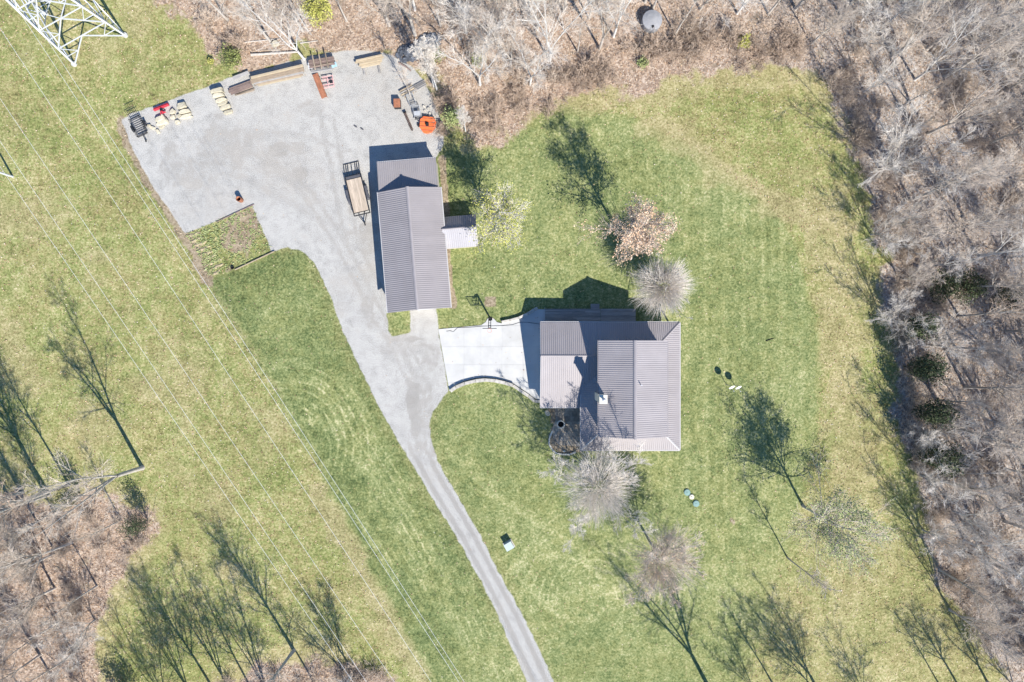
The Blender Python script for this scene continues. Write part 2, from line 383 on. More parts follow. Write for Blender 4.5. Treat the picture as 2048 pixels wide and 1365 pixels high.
stain = np.maximum(stain, .6 * (1 - ss(np.abs(pdist(P, pw(arc(575, 330, 45, 150, 290)))), .04, .22)))
for tr_, a_ in (([(842, 900), (815, 760), (735, 610), (665, 480), (600, 380), (500, 300)], .42), ([(852, 890), (830, 760), (752, 600), (690, 480), (660, 330), (640, 230)], .42), ([(850, 690), (800, 700), (745, 640)], .4), ([(700, 470), (600, 420), (470, 350), (360, 330)], .36), ([(690, 300), (600, 270), (480, 260), (380, 280)], .34)):
    for o_ in (0, 26): stain = np.maximum(stain, band([(x + o_, y + o_ * .25) for x, y in tr_], .45, a_, .6))
drive = (d_gr > 0) & (PY > 850)

def ground_mat():
    nt = NT('ground'); pos = nt.pos()
    nf = nt.noise(pos, 3.6, 5, .85); nf2 = nt.noise(pos, 2.2, 4, .7); nm = nt.noise(pos, .5, 4, .6); nl = nt.noise(pos, .085, 3, .55)
    nb = nt.noise(pos, 1.1, 5, .65, .6); nff = nt.noise(pos, 13.0, 2, .6)
    litter, lawn, gravel, dirt, dry, trk, stripe, stain = [nt.attr(a) for a in ('litter', 'lawn', 'gravel', 'dirt', 'dry', 'trk', 'stripe', 'stain')]
    # rough field grass
    f1 = nt.math('ADD', nt.math('MULTIPLY', nf, 1.5), nt.math('ADD', nt.math('MULTIPLY', nb, .5), nt.math('ADD', nt.math('MULTIPLY', nm, .35), nt.math('ADD', nt.math('MULTIPLY', nl, .3), -.59))))
    hu = nt.noise(pos, 1.6, 4, .75); hue = sstep(nt, nt.math('ADD', nt.math('MULTIPLY', hu, .6), nt.math('MULTIPLY', nt.noise(pos, .22, 4, .6), .4)), .42, .60)
    field = nt.ramp(f1, [(.46, (.06, .082, .025)), (.66, (.152, .188, .055)), (.82, (.252, .276, .098)), (.95, (.39, .38, .18)), (1.0, (.51, .46, .28))])
    field = nt.mix(nt.math('ADD', nt.math('MULTIPLY', hue, .6), .18), field, nt.ramp(f1, [(.46, (.095, .07, .036)), (.7, (.25, .213, .088)), (.92, (.43, .36, .19)), (1.0, (.56, .46, .29))]))
    # mown lawn, with narrow pale wheel tracks that run in rings and along the drive
    def rline(a, m):
        w = nt.math('SINE', nt.math('MULTIPLY', nt.attr(a), 6.2832))
        return nt.math('MULTIPLY', nt.math('MULTIPLY', sstep(nt, w, .35, 1.0), nt.attr(m)), sstep(nt, nt.math('ADD', nt.math('MULTIPLY', nm, .35), nt.math('MULTIPLY', nt.noise(pos, .2, 2, .5), .65)), .36, .58))
    f2 = nt.math('ADD', nt.math('MULTIPLY', nf, 1.5), nt.math('ADD', nt.math('MULTIPLY', nb, .5), nt.math('ADD', nt.math('MULTIPLY', nl, .3), nt.math('ADD', nt.math('MULTIPLY', nm, .3), -.55))))
    f2 = nt.math('ADD', f2, nt.math('MULTIPLY', stripe, .065))
    f2 = nt.math('ADD', f2, nt.math('ADD', nt.math('MULTIPLY', trk, .15), nt.math('MULTIPLY', nt.math('ADD', nt.math('ADD', rline('ringA', 'maskA'), rline('ringB', 'maskB')), rline('ringC', 'maskC')), .115)))
    grass = nt.ramp(f2, [(.46, (.04, .068, .024)), (.66, (.12, .155, .058)), (.82, (.215, .245, .10)), (.95, (.345, .345, .17)), (1.0, (.46, .44, .25))])
    grass = nt.mix(nt.math('ADD', nt.math('MULTIPLY', hue, .65), .15), grass, nt.ramp(f2, [(.46, (.065, .075, .026)), (.7, (.19, .205, .072)), (.9, (.33, .32, .14)), (1.0, (.47, .42, .24))]))
    straw = nt.ramp(f1, [(.50, (.15, .13, .06)), (.74, (.31, .27, .13)), (.98, (.50, .42, .26))])
    # leaf litter
    vo = nt.n('ShaderNodeTexVoronoi'); nt.put(vo.inputs['Vector'], pos); vo.inputs['Scale'].default_value = 5.0
    vr = nt.n('ShaderNodeSeparateColor'); nt.t.links.new(vo.outputs['Color'], vr.inputs[0])
    lv = nt.math('ADD', nt.math('MULTIPLY', vr.outputs[0], .5), nt.math('MULTIPLY', nb, .5))
    leaf = nt.ramp(lv, [(.12, (.10, .07, .05)), (.35, (.235, .15, .095)), (.55, (.36, .23, .145)), (.75, (.46, .335, .235)), (.95, (.56, .47, .38))])
    grey = nt.ramp(lv, [(.15, (.15, .125, .105)), (.5, (.33, .28, .235)), (.9, (.52, .46, .40))])
    sx = nt.n('ShaderNodeSeparateXYZ'); nt.put(sx.inputs[0], pos)
    eastw = sstep(nt, nt.math('ADD', sx.outputs[0], nt.math('MULTIPLY', nl, 14.0)), 20.0, 50.0)
    leaf = nt.mix(nt.math('ADD', nt.math('MULTIPLY', eastw, .45), .48), leaf, grey)
    leaf = nt.mix(nt.math('MULTIPLY', sstep(nt, nm, .56, .72), .45), leaf, (.2, .17, .11))
    # gravel
    g1 = nt.math('ADD', nt.math('MULTIPLY', nff, 1.1), nt.math('ADD', nt.math('MULTIPLY', nb, .3), nt.math('ADD', nt.math('MULTIPLY', nm, .3), -.325)))
    grav = nt.ramp(g1, [(.28, (.14, .135, .126)), (.44, (.325, .312, .288)), (.60, (.445, .428, .395)), (.78, (.59, .57, .53))])
    tan = nt.ramp(g1, [(.3, (.17, .155, .135)), (.55, (.345, .32, .285)), (.75, (.48, .45, .405))])
    gs = nt.math('MULTIPLY', sstep(nt, nt.math('ADD', nt.math('ADD', stain, nt.math('MULTIPLY', sstep(nt, nm, .5, .7), .35)), nt.math('MULTIPLY', nt.math('SUBTRACT', nb, .5), 1.8)), .12, .72), .72)
    grav = nt.mix(nt.math('MULTIPLY', gs, .85), grav, nt.mix(nt.math('MULTIPLY', nl, .9), (.215, .21, .205), (.29, .25, .195)))
    grav = nt.mix(nt.math('MULTIPLY', sstep(nt, nt.math('ADD', nt.math('MULTIPLY', nl, .6), nt.math('MULTIPLY', nm, .4)), .49, .62), .6), grav, tan)
    soil = nt.ramp(f1, [(.5, (.13, .095, .065)), (.7, (.255, .195, .135)), (.95, (.40, .32, .24))])
    c = nt.mix(dry, field, straw)
    c = nt.mix(nt.math('MULTIPLY', lawn, nt.math('SUBTRACT', 1.0, nt.math('MULTIPLY', dry, .7))), c, grass)
    hm = nt.math('ADD', litter, nt.math('MULTIPLY', nt.math('SUBTRACT', nf2, .5), 1.2))
    c = nt.mix(sstep(nt, hm, .25, .75), c, leaf)
    dm = nt.math('ADD', dirt, nt.math('MULTIPLY', nt.math('SUBTRACT', nf2, .5), 1.0))
    c = nt.mix(nt.math('MULTIPLY', sstep(nt, dm, .3, .75), .9), c, soil)
    gm = nt.math('ADD', gravel, nt.math('MULTIPLY', nt.math('SUBTRACT', nf, .5), .35))
    c = nt.mix(sstep(nt, gm, -.1, .1), c, grav)
    nt.put(nt.b.inputs['Base Color'], c); nt.b.inputs['Roughness'].default_value = .95; nt.b.inputs['Specular IOR Level'].default_value = .1
    bp = nt.n('ShaderNodeBump'); bp.inputs['Strength'].default_value = .6; bp.inputs['Distance'].default_value = .06
    nt.put(bp.inputs['Height'], nt.math('ADD', nf, nt.math('MULTIPLY', nff, .6))); nt.put(nt.b.inputs['Normal'], bp.outputs[0])
    return nt.m
M['ground'] = ground_mat()

ii = np.arange(nx * ny).reshape(ny, nx)
quads = np.stack([ii[:-1, :-1].ravel(), ii[:-1, 1:].ravel(), ii[1:, 1:].ravel(), ii[1:, :-1].ravel()], 1)
def qa(a): return a[quads].mean(1)
zone = np.zeros(len(quads), int)                              # 0 field
zone[qa(A_lawn) > .5] = 1; zone[qa(A_litter) > .5] = 2
zone[qa(d_gd) > 0] = 5; qg = qa(A_gravel); zone[qg > 0] = 3; zone[(qg > 0) & (qa(PY) > 852)] = 4
relief = (n1 * .05 + n3 * .03) * (A_gravel < 0)
V3 = np.concatenate([P, relief[:, None]], 1)
ATTR = dict(litter=A_litter, lawn=A_lawn, gravel=np.clip(A_gravel, -2, 2), dirt=dirt, dry=dry, trk=trk, stripe=stripe, stain=stain, ringA=ringA, ringB=ringB, ringC=ringC, maskA=maskA, maskB=maskB, maskC=maskC)
ZOBJ = {}
for z, nm in enumerate(['field', 'lawn', 'woodland_floor', 'gravel_yard', 'driveway', 'garden_plot']):
    q = quads[zone == z]; us, inv = np.unique(q, return_inverse=True)
    me = np_mesh(nm, V3[us], inv.reshape(-1, 4), True)
    for k, a in ATTR.items():
        at = me.attributes.new(k, 'FLOAT', 'POINT'); at.data.foreach_set('value', a[us].astype(np.float32))
    ZOBJ[nm] = tag(link_mesh(nm, me, M['ground']), kind='structure')
tag(ZOBJ['field'], 'rough yellowish grass of the power line strip and meadow'); tag(ZOBJ['lawn'], 'mown green lawn around the house'); tag(ZOBJ['woodland_floor'], 'orange brown leaf litter under the bare trees')
tag(ZOBJ['gravel_yard'], 'pale grey gravel yard around the barn'); tag(ZOBJ['driveway'], 'narrow grey gravel drive running down between lawns'); tag(ZOBJ['garden_plot'], 'tilted square of bare soil and weeds beside the gravel')
far = MB().add([(-900, -900, -.35), (900, -900, -.35), (900, 900, -.35), (-900, 900, -.35)], [(0, 1, 2, 3)])
tag(far.build('ground', mat('far_ground', (.2, .19, .09), .95, .35, .05)), 'rough ground running on beyond the woods', kind='structure')

# ------------------------------------------------------------------ concrete apron with joints, walls, patio
def clip(poly, xa, xb, ya, yb):
    def cut(p, f, inter):
        out = []
        for i in range(len(p)):
            a, b = p[i - 1], p[i]
            if f(b):
                if not f(a): out.append(inter(a, b))
                out.append(b)
            elif f(a): out.append(inter(a, b))
        return out
    def ix(v): return lambda a, b: (v, a[1] + (b[1] - a[1]) * (v - a[0]) / (b[0] - a[0]))
    def iy(v): return lambda a, b: (a[0] + (b[0] - a[0]) * (v - a[1]) / (b[1] - a[1]), v)
    for f, it in ((lambda q: q[0] >= xa, ix(xa)), (lambda q: q[0] <= xb, ix(xb)), (lambda q: q[1] >= ya, iy(ya)), (lambda q: q[1] <= yb, iy(yb))):
        if poly: poly = cut(poly, f, it)
    return poly
APRON = [(877, 659), (930, 654), (962, 651), (971, 645), (976, 637), (982, 635), (988, 638), (994, 645), (1003, 647), (1020, 643), (1038, 638), (1056, 630), (1068, 622), (1076, 619), (1100, 619), (1100, 801), (1078, 801), (1068, 796), (1056, 787), (1042, 777), (1026, 767), (1010, 761), (990, 757), (970, 755), (950, 757), (930, 762), (912, 770), (899, 783)]
ap = [tuple(p) for p in pw(APRON)]
apron = MB(); apron.add([(p[0], p[1], .035) for p in ap], [tuple(range(len(ap)))])
apron_o = tag(apron.build('concrete_apron', mat('joint_fill', (.40, .39, .37), .95, .1, 3)), 'bright concrete apron in front of the garage', kind='structure')
XJ = [870, 928, 962, 1004, 1046, 1102]; YJ = [610, 652, 694, 730, 766, 806]
for i in range(5):
    for j in range(5):
        a = pw([(XJ[i], YJ[j + 1]), (XJ[i + 1], YJ[j])])
        c = clip(ap, a[0][0] + .008, a[1][0] - .008, a[0][1] + .008, a[1][1] - .008)
        if len(c) >= 3:
            mb = MB(); mb.prism(c, .0, .06); mb.build('slab', M['concrete'], apron_o)

def block_run(root, pts, w, h, m, name='block', gap=.03, hj=0.0):
    pts = [Vector((*q, 0)) for q in pw(pts)]
    for i in range(len(pts) - 1):
        a, b = pts[i], pts[i + 1]; d = b - a; L = d.length; n = max(1, round(L / 1.15))
        for k in range(n):
            c = a + d * ((k + .5) / n)
            mb = MB(); hh = h + random.uniform(-hj, hj)
            mb.box((0, 0, hh / 2), (L / n - gap, w * random.uniform(.93, 1.05), hh))
            o = mb.build(name, m, root, bevel=.025); o.location = c; o.rotation_euler = (0, 0, math.atan2(d.y, d.x))
random.seed(3)
rw = empty('retaining_wall', (0, 0, 0), 0, 'low curved wall of stone blocks between concrete apron and front lawn', 'wall')
block_run(rw, [(901, 782.5), (912, 774.5), (930, 767), (951, 762), (970, 760), (990, 761.5), (1010, 766), (1026, 771)], .42, .42, M['block'])
block_run(rw, [(1026, 771), (1043, 783), (1057, 792), (1070, 803), (1081, 803)], .36, .22, M['block'])
rw = empty('retaining_wall', (0, 0, 0), 0, 'short curved stone wall at the back corner of the concrete apron', 'wall')
block_run(rw, [(1003, 644.5), (1020, 641), (1038, 636), (1056, 627.5), (1068, 619.5), (1075, 616.5)], .3, .38, M['block'])
# patio of brown pavers and planting bed
patio_poly = [tuple(p) for p in pw([(1108, 812), (1162, 812), (1162, 893), (1118, 891), (1108, 880), (1104, 860), (1112, 838)])]
pt = MB().add([(p[0], p[1], .045) for p in patio_poly], [tuple(range(len(patio_poly)))])
patio = tag(pt.build('patio', mat('paver_joint', (.14, .12, .1), .95, .2, 4)), 'brown paved patio beside the garage', kind='structure')
bx = [min(p[0] for p in patio_poly), max(p[0] for p in patio_poly)]; by = [min(p[1] for p in patio_poly), max(p[1] for p in patio_poly)]
yy = by[0]; r_ = 0
while yy < by[1]:
    xx = bx[0] - (.3 if r_ % 2 else 0)
    while xx < bx[1]:
        c = clip(patio_poly, xx + .008, xx + .592, yy + .008, yy + .592)
        if len(c) >= 3: MB().prism(c, .0, .058 + random.uniform(0, .012)).build('paver', M['paver'], patio)
        xx += .6
    yy += .6; r_ += 1
ed = empty('garden_edging', (0, 0, 0), 0, 'pale stone edging curving around the mulch bed by the patio', 'edging')
block_run(ed, [(1105, 862), (1099, 876), (1098, 888), (1104, 899), (1113, 907), (1124, 909), (1140, 909), (1152, 904)], .2, .16, M['stone_pale'], 'edging_stone', .02)

# ------------------------------------------------------------------ roofs
def roof_plane(root, O, u, v, U, vlo, vhi, m, step=.92, start=0.0, name='roof_panel'):
    """ribbed metal sheets: O eave start, u unit vector along eave, v = one metre of plan run up the slope"""
    O, u, v = Vector(O), Vector(u), Vector(v); nrm = u.cross(v).normalized()
    if nrm.z < 0: nrm = -nrm
    s0 = start
    while s0 < U - 1e-4:
        s1 = min(s0 + step, U); prof = [(s0, 0)]
        for k in range(4):
            c = s0 + .115 + .23 * k
            if c + .045 < s1: prof += [(c - .04, 0), (c - .02, .038), (c + .02, .038), (c + .04, 0)]
        prof.append((s1, 0)); vs = []; fs = []; ok = False
        for (s, h) in prof:
            lo = vlo(s); hi = max(vhi(s), lo); ok |= hi - lo > .05
            vs += [O + u * s + v * lo + nrm * h, O + u * s + v * hi + nrm * h]
        if ok:
            for i in range(len(prof) - 1): fs.append((2 * i, 2 * i + 2, 2 * i + 3, 2 * i + 1))
            MB().add(vs, fs).build(name, m, root)
        s0 = s1

def slab_poly(mb, pts, t=.14, drop=.012):
    """roof deck: polygon of top points (already under the sheets), thickness t downwards"""
    n = len(pts); pts = [Vector(p) - Vector((0, 0, drop)) for p in pts]
    mb.add(pts + [p - Vector((0, 0, t)) for p in pts], [tuple(range(n)), tuple(reversed(range(n, 2 * n)))] + [(i, n + i, n + (i + 1) % n, (i + 1) % n) for i in range(n)])

def const(c): return lambda s: c
def inset(c): return c

# --- house
house = empty('house', (0, 0, 0), 0, 'house with grey ribbed metal roofs on three levels and a chimney', 'house')
EX0, EX1, EYS, EYN, EZ = 7.98, 19.41, -12.62, 2.16, 3.02     # porch eaves
GX0, GRY, GEY, GRZ, GEZ, PS = 3.29, -1.68, -7.73, 4.32, 2.33, .34
MX0, MX1, MRX, MYS, MYN, MEZ, MRZ = 9.63, 17.25, 13.40, -10.68, .05, 6.2, 7.8
WX0, WX1, WYS, WYN = 10.05, 16.85, -10.3, -.33              # upper walls
wl = MB()
wl.box(((WX0 + WX1) / 2, (WYS + WYN) / 2, 3.06), (WX1 - WX0, WYN - WYS, 6.12))
zt = lambda x: MEZ - .18 + (MRZ - MEZ) * (1 - abs(x - MRX) / 3.8)
wl.add([(WX0, WYS, 6.12), (WX1, WYS, 6.12), (MRX, WYS, zt(MRX)), (WX0, WYN, 6.12), (WX1, WYN, 6.12), (MRX, WYN, zt(MRX))], [(0, 1, 2), (3, 5, 4), (0, 2, 5, 3), (1, 4, 5, 2)])
wl.build('wall', M['siding'], house)
gw = MB(); gx0, gx1, gys, gyn = GX0 + .35, WX0 - .01, GEY + .35, EYN - .35
gw.add([(gx0, gys, 0), (gx1, gys, 0), (gx1, gyn, 0), (gx0, gyn, 0), (gx0, gys, 2.22), (gx1, gys, 2.22), (gx1, gyn, 2.95), (gx0, gyn, 2.95), (gx0, GRY, 4.1), (gx1, GRY, 4.1)],
       [(0, 1, 5, 4), (1, 2, 6, 9, 5), (2, 3, 7, 6), (3, 0, 4, 8, 7), (4, 5, 9, 8), (8, 9, 6, 7)])
gw.build('garage_wall', M['siding'], house)
for yc, wd in ((-.2, 2.6), (-4.3, 4.6)):
    g = MB()
    for k in range(4): g.box((gx0 - .02, yc, .28 + .5 * k), (.05, wd, .48))
    g.build('garage_door', M['white'], house)
for k in range(6):                                            # porch posts
    MB().box((EX1 - .35, EYS + .35 + k * (EYN - EYS - .7) / 5, 1.45), (.15, .15, 2.9)).build('porch_post', M['white'], house)
for k in range(1, 5): MB().box((EX1 - .35 - k * (EX1 - EX0 - .7) / 5, EYS + .35, 1.45), (.15, .15, 2.9)).build('porch_post', M['white'], house)
for yq in (EYS + .35, -9.6, -7.4): MB().box((EX0 + .3, yq, 1.45), (.15, .15, 2.9)).build('porch_post', M['white'], house)
for xq in (10.8, 13.0, 15.4, 17.4): MB().box((xq, EYN - .3, 1.45), (.15, .15, 2.9)).build('porch_post', M['white'], house)
MB().box(((WX1 + EX1) / 2 - .15, (EYS + EYN) / 2, .1), (EX1 - WX1 - .5, EYN - EYS - .8, .2)).build('porch_floor', M['deck'], house)
MB().box(((EX0 + EX1) / 2 - 1.2, (EYS + WYS) / 2 + .1, .1), (EX1 - EX0 - 3.2, WYS - EYS - .4, .2)).build('porch_floor', M['deck'], house)
# decks
def P3(x, y, z): return Vector((x, y, z))
deck = MB(); hx = EX1 - 2.45; zz = lambda d: EZ + PS * d
slab_poly(deck, [P3(GX0, EYN, zz(0)), P3(GX0, GRY, zz(3.84)), P3(WX0, GRY, zz(3.84)), P3(WX0, WYN, zz(2.49)), P3(EX1 - 2.49, WYN, zz(2.49)), P3(EX1, EYN, zz(0))][::-1])
low = deck.build('roof', M['roof_trim'], house); low['label'] = 'lower wraparound porch and garage roof'
d2 = MB(); slab_poly(d2, [P3(EX1, EYS, zz(0)), P3(EX1, EYN - .01, zz(0)), P3(EX1 - 2.45, EYN - 2.46, zz(2.45)), P3(EX1 - 2.45, EYS + 2.45, zz(2.45))])
slab_poly(d2, [P3(EX0, EYS, zz(0)), P3(EX1 - .01, EYS, zz(0)), P3(EX1 - 2.36, EYS + 2.35, zz(2.35)), P3(EX0 + 2.05, EYS + 2.35, zz(2.05))])
slab_poly(d2, [P3(EX0, -3.0, zz(0)), P3(EX0, EYS + .01, zz(0)), P3(EX0 + 2.0, EYS + 2.01, zz(2.0)), P3(EX0 + 2.0, -3.0, zz(2.0))])
slab_poly(d2, [P3(GX0, GEY, GEZ), P3(8.75, GEY, GEZ), P3(8.75, -5.5, GEZ + .329 * 2.23), P3(WX0, -5.5, GEZ + .329 * 2.23), P3(WX0, GRY, GRZ), P3(GX0, GRY, GRZ)])
d2.build('roof_deck', M['roof_trim'], low)
roof_plane(low, (GX0, EYN, EZ), (1, 0, 0), (0, -1, PS), WX0 - GX0, const(0), const(3.82), M['roof'])
roof_plane(low, (WX0, EYN, EZ), (1, 0, 0), (0, -1, PS), EX1 - WX0, const(0), lambda s: min(2.48, EX1 - WX0 - s), M['roof'])
roof_plane(low, (GX0, GEY, GEZ), (1, 0, 0), (0, 1, .329), 8.75 - GX0, const(0), const(6.03), M['roof'])
roof_plane(low, (8.75, GEY, GEZ), (1, 0, 0), (0, 1, .329), WX0 - 8.75, const(2.25), const(6.03), M['roof'])
roof_plane(low, (EX1, EYS, EZ), (0, 1, 0), (-1, 0, PS), EYN - EYS, const(0), lambda s: min(2.45, s, EYN - EYS - s), M['roof'])
roof_plane(low, (EX0, EYS, EZ), (1, 0, 0), (0, 1, PS), EX1 - EX0, const(0), lambda s: min(2.35, s, EX1 - EX0 - s), M['roof'])
roof_plane(low, (EX0, EYS, EZ), (0, 1, 0), (1, 0, PS), -3.0 - EYS, const(0), lambda s: min(2.0, s), M['roof'])
def cap(root, a, b, w=.24, name='ridge_cap', m=None):
    a, b = Vector(a), Vector(b); d = (b - a).normalized(); x = d.cross(Vector((0, 0, 1))).normalized(); up = Vector((0, 0, .05)); dn = Vector((0, 0, -.02))
    MB().add([a - x * w / 2 + dn, a + up, a + x * w / 2 + dn, b - x * w / 2 + dn, b + up, b + x * w / 2 + dn], [(0, 1, 4, 3), (1, 2, 5, 4)]).build(name, m or M['roof_trim'], root)
cap(low, (GX0 - .02, GRY, GRZ + .03), (WX0, GRY, GRZ + .03))
for a, b in (((EX1, EYN, EZ), (EX1 - 2.45, EYN - 2.45, zz(2.45))), ((EX1, EYS, EZ), (EX1 - 2.35, EYS + 2.35, zz(2.35))), ((EX0, EYS, EZ), (EX0 + 2.0, EYS + 2.0, zz(2.0)))):
    cap(low, Vector(a) + Vector((0, 0, .035)), Vector(b) + Vector((0, 0, .035)), .22, 'hip_cap', M['fascia'] if a[1] < 0 else M['roof_trim'])
# gutters
def gutter(root, a, b, m=None): MB().bar(Vector(a), Vector(b), .1, .12).build('gutter', m or M['fascia'], root)
gutter(low, (GX0, EYN + .06, EZ - .1), (EX1, EYN + .06, EZ - .1)); gutter(low, (EX1 + .06, EYN, EZ - .1), (EX1 + .06, EYS, EZ - .1)); gutter(low, (EX0, EYS - .06, EZ - .1), (EX1, EYS - .06, EZ - .1))
gutter(low, (EX0 - .06, EYS, EZ - .1), (EX0 - .06, -6.2, EZ - .1)); gutter(low, (GX0, GEY - .06, GEZ - .1), (8.7, GEY - .06, GEZ - .1))
MB().bar((GX0 - .015, EYN, EZ - .06), (GX0 - .015, GRY, GRZ - .06), .03, .16).bar((GX0 - .015, GRY, GRZ - .06), (GX0 - .015, GEY, GEZ - .06), .03, .16).build('rake_trim', M['fascia'], low)
um = MB(); sl = (MRZ - MEZ)
slab_poly(um, [P3(MX0, MYS, MEZ), P3(MRX, MYS, MRZ), P3(MRX, MYN, MRZ), P3(MX0, MYN, MEZ)][::-1]); slab_poly(um, [P3(MRX, MYS, MRZ), P3(MX1, MYS, MEZ), P3(MX1, MYN, MEZ), P3(MRX, MYN, MRZ)][::-1])
upr = um.build('roof', M['roof_trim'], house); upr['label'] = 'tall upper gable roof'
roof_plane(upr, (MX0, MYS, MEZ), (0, 1, 0), (1, 0, sl / (MRX - MX0)), MYN - MYS, const(0), const(MRX - MX0 - .01), M['roof'])
roof_plane(upr, (MX1, MYS, MEZ), (0, 1, 0), (-1, 0, sl / (MX1 - MRX)), MYN - MYS, const(0), const(MX1 - MRX - .01), M['roof'])
cap(upr, (MRX, MYS - .02, MRZ + .03), (MRX, MYN + .02, MRZ + .03), .36)
gutter(upr, (MX0 - .06, MYS, MEZ - .1), (MX0 - .06, MYN, MEZ - .1), M['roof_trim']); gutter(upr, (MX1 + .06, MYS, MEZ - .1), (MX1 + .06, MYN, MEZ - .1), M['roof_trim'])
vp = MB().tube([(14.05, -4.8, 7.2), (14.05, -4.8, 8.15)], .05, 8); vp.build('vent_pipe', M['white'], upr)
ch = MB().box((9.86, -6.3, 4.15), (.72, .84, 8.3)); cho = ch.build('chimney', M['stone_pale'], house)
MB().box((9.86, -6.3, 8.36), (.86, .98, .14)).build('chimney_cap', M['stone_pale'], cho)
MB().tube([(9.86, -6.3, 8.4), (9.86, -6.3, 8.8)], .13, 10).lathe([(.0, .62), (.22, .46), (.22, .42), (0, .42)], 12, (9.86, -6.3, 8.4)).build('flue', M['steel'], cho)

# --- back deck with step
bdk = empty('deck', (0, 0, 0), 0, 'weathered wooden deck along the shaded back of the house', 'deck')
random.seed(11)
for (xa, xb, z, ny_) in ((3.95, 10.6, .34, 14), (10.62, 14.8, .30, 14)):
    for k in range(ny_):
        y = 3.86 - .075 - .148 * k; cuts = [xa] + ([xa + random.uniform(1.6, xb - xa - 1.6)] if xb - xa > 5 else []) + [xb]
        for a, b in zip(cuts[:-1], cuts[1:]):
            MB().box(((a + b) / 2, y, z), (b - a - .008, .138, .035)).build('deck_board', M['deck'], bdk)
    MB().box(((xa + xb) / 2, 2.85, z / 2 - .02), (xb - xa - .1, 1.9, z - .05)).build('deck_frame', M['wood_brown'], bdk)
stp = empty('deck_step', (9.95, 4.15, 0), 0, 'small wooden step leading off the back deck', 'step')
for k in range(4): MB().box((0, -.22 + .148 * k, .17), (1.05, .138, .035)).build('step_board', M['deck'], stp)
MB().box((0, 0, .075), (1.0, .54, .15)).build('step_frame', M['wood_brown'], stp)

# --- barn
barn = empty('barn', (-11.30, 10.53, 0), math.radians(4.8), 'long barn with a grey ribbed metal gable roof on the gravel', 'barn')
hw, hl, be, br = 3.65, 7.0, 3.1, 4.6
b = MB(); w2, l2 = hw - .3, hl - .25
b.add([(-w2, -l2, 0), (w2, -l2, 0), (w2, l2, 0), (-w2, l2, 0), (-w2, -l2, be), (w2, -l2, be), (w2, l2, be), (-w2, l2, be), (0, -l2, br - .2), (0, l2, br - .2)],
      [(0, 1, 5, 8, 4), (1, 2, 6, 5), (2, 3, 7, 9, 6), (3, 0, 4, 7), (4, 8, 9, 7), (5, 6, 9, 8)])
b.build('wall', M['siding'], barn)
g = MB()
for k in range(5): g.box((.9, -l2 - .03, .3 + .54 * k), (2.9, .05, .52))
g.build('barn_door', M['white'], barn)
dk = MB(); slab_poly(dk, [P3(-hw, -hl, be), P3(0, -hl, br), P3(0, hl, br), P3(-hw, hl, be)][::-1]); slab_poly(dk, [P3(0, -hl, br), P3(hw, -hl, be), P3(hw, hl, be), P3(0, hl, br)][::-1])
brf = dk.build('roof', M['roof_trim'], barn)
M['roof_barn'] = mat('barn_metal_roof', (.275, .252, .252), .55, .05, .5, spec=.2, island=.035)
roof_plane(brf, (-hw, -hl, be), (0, 1, 0), (1, 0, (br - be) / hw), 2 * hl, const(0), const(hw - .01), M['roof_barn'])
roof_plane(brf, (hw, -hl, be), (0, 1, 0), (-1, 0, (br - be) / hw), 2 * hl, const(0), const(hw - .01), M['roof_barn'])
cap(brf, (0, -hl - .02, br + .03), (0, hl + .02, br + .03), .34)
gutter(brf, (-hw - .06, -hl, be - .1), (-hw - .06, hl, be - .1)); gutter(brf, (hw + .06, -hl, be - .1), (hw + .06, hl, be - .1))
lt = MB(); ly0, ly1, lx0, lx1, lz0, lz1 = hl - .22, hl + 3.55, -hw + .1, hw - .33, 3.0, 2.62
slab_poly(lt, [P3(lx0, ly0, lz0), P3(lx1, ly0, lz0), P3(lx1, ly1, lz1), P3(lx0, ly1, lz1)])
lto = lt.build('lean_to_roof', M['roof_trim'], barn)
roof_plane(lto, (lx0, ly1, lz1), (1, 0, 0), (0, -1, (lz0 - lz1) / (ly1 - ly0)), lx1 - lx0, const(0), const(ly1 - ly0), M['roof_barn'])
gutter(lto, (lx0, ly1 + .06, lz1 - .1), (lx1, ly1 + .06, lz1 - .1))
for xq in (lx0 + .2, (lx0 + lx1) / 2, lx1 - .2): MB().box((xq, ly1 - .25, 1.22), (.16, .16, 2.44)).build('lean_to_post', M['wood_grey'], barn)
MB().box((lx1 - .12, (l2 + ly1) / 2, 1.25), (.08, ly1 - l2 - .4, 2.45)).build('lean_to_wall', M['siding'], barn)
# side shed roof
sx0, sx1, sr, sn, ssy = hw - .25, hw + 3.75, 3.35, 2.05, 2.3
sy_r, sy_n, sy_s = 2.05, 3.7, -.05
sd = MB(); slab_poly(sd, [P3(sx0, sy_s, ssy), P3(sx1, sy_s, ssy), P3(sx1, sy_r, sr), P3(sx0, sy_r, sr)]); slab_poly(sd, [P3(sx0, sy_r, sr), P3(sx1, sy_r, sr), P3(sx1, sy_n, sn), P3(sx0, sy_n, sn)])
sdo = sd.build('side_shed_roof', M['roof_trim'], barn)
M['roof_shed_sunlit'] = mat('sunlit_metal_roof', (.345, .33, .34), .5, .05, .5, spec=.2, island=.035)  # lighter copy of the barn roof: sun on the south slope painted in
roof_plane(sdo, (sx0, sy_s, ssy), (1, 0, 0), (0, 1, (sr - ssy) / (sy_r - sy_s)), sx1 - sx0, const(0), const(sy_r - sy_s - .01), M['roof_shed_sunlit'])
roof_plane(sdo, (sx0, sy_n, sn), (1, 0, 0), (0, -1, (sr - sn) / (sy_n - sy_r)), sx1 - sx0, const(0), const(sy_n - sy_r - .01), M['roof_barn'])  # shaded north slope keeps the darker barn tone
cap(sdo, (sx0, sy_r, sr + .03), (sx1 + .02, sy_r, sr + .03), .22)
shw = MB(); a_, b_ = sx0 + .1, sx1 - .2
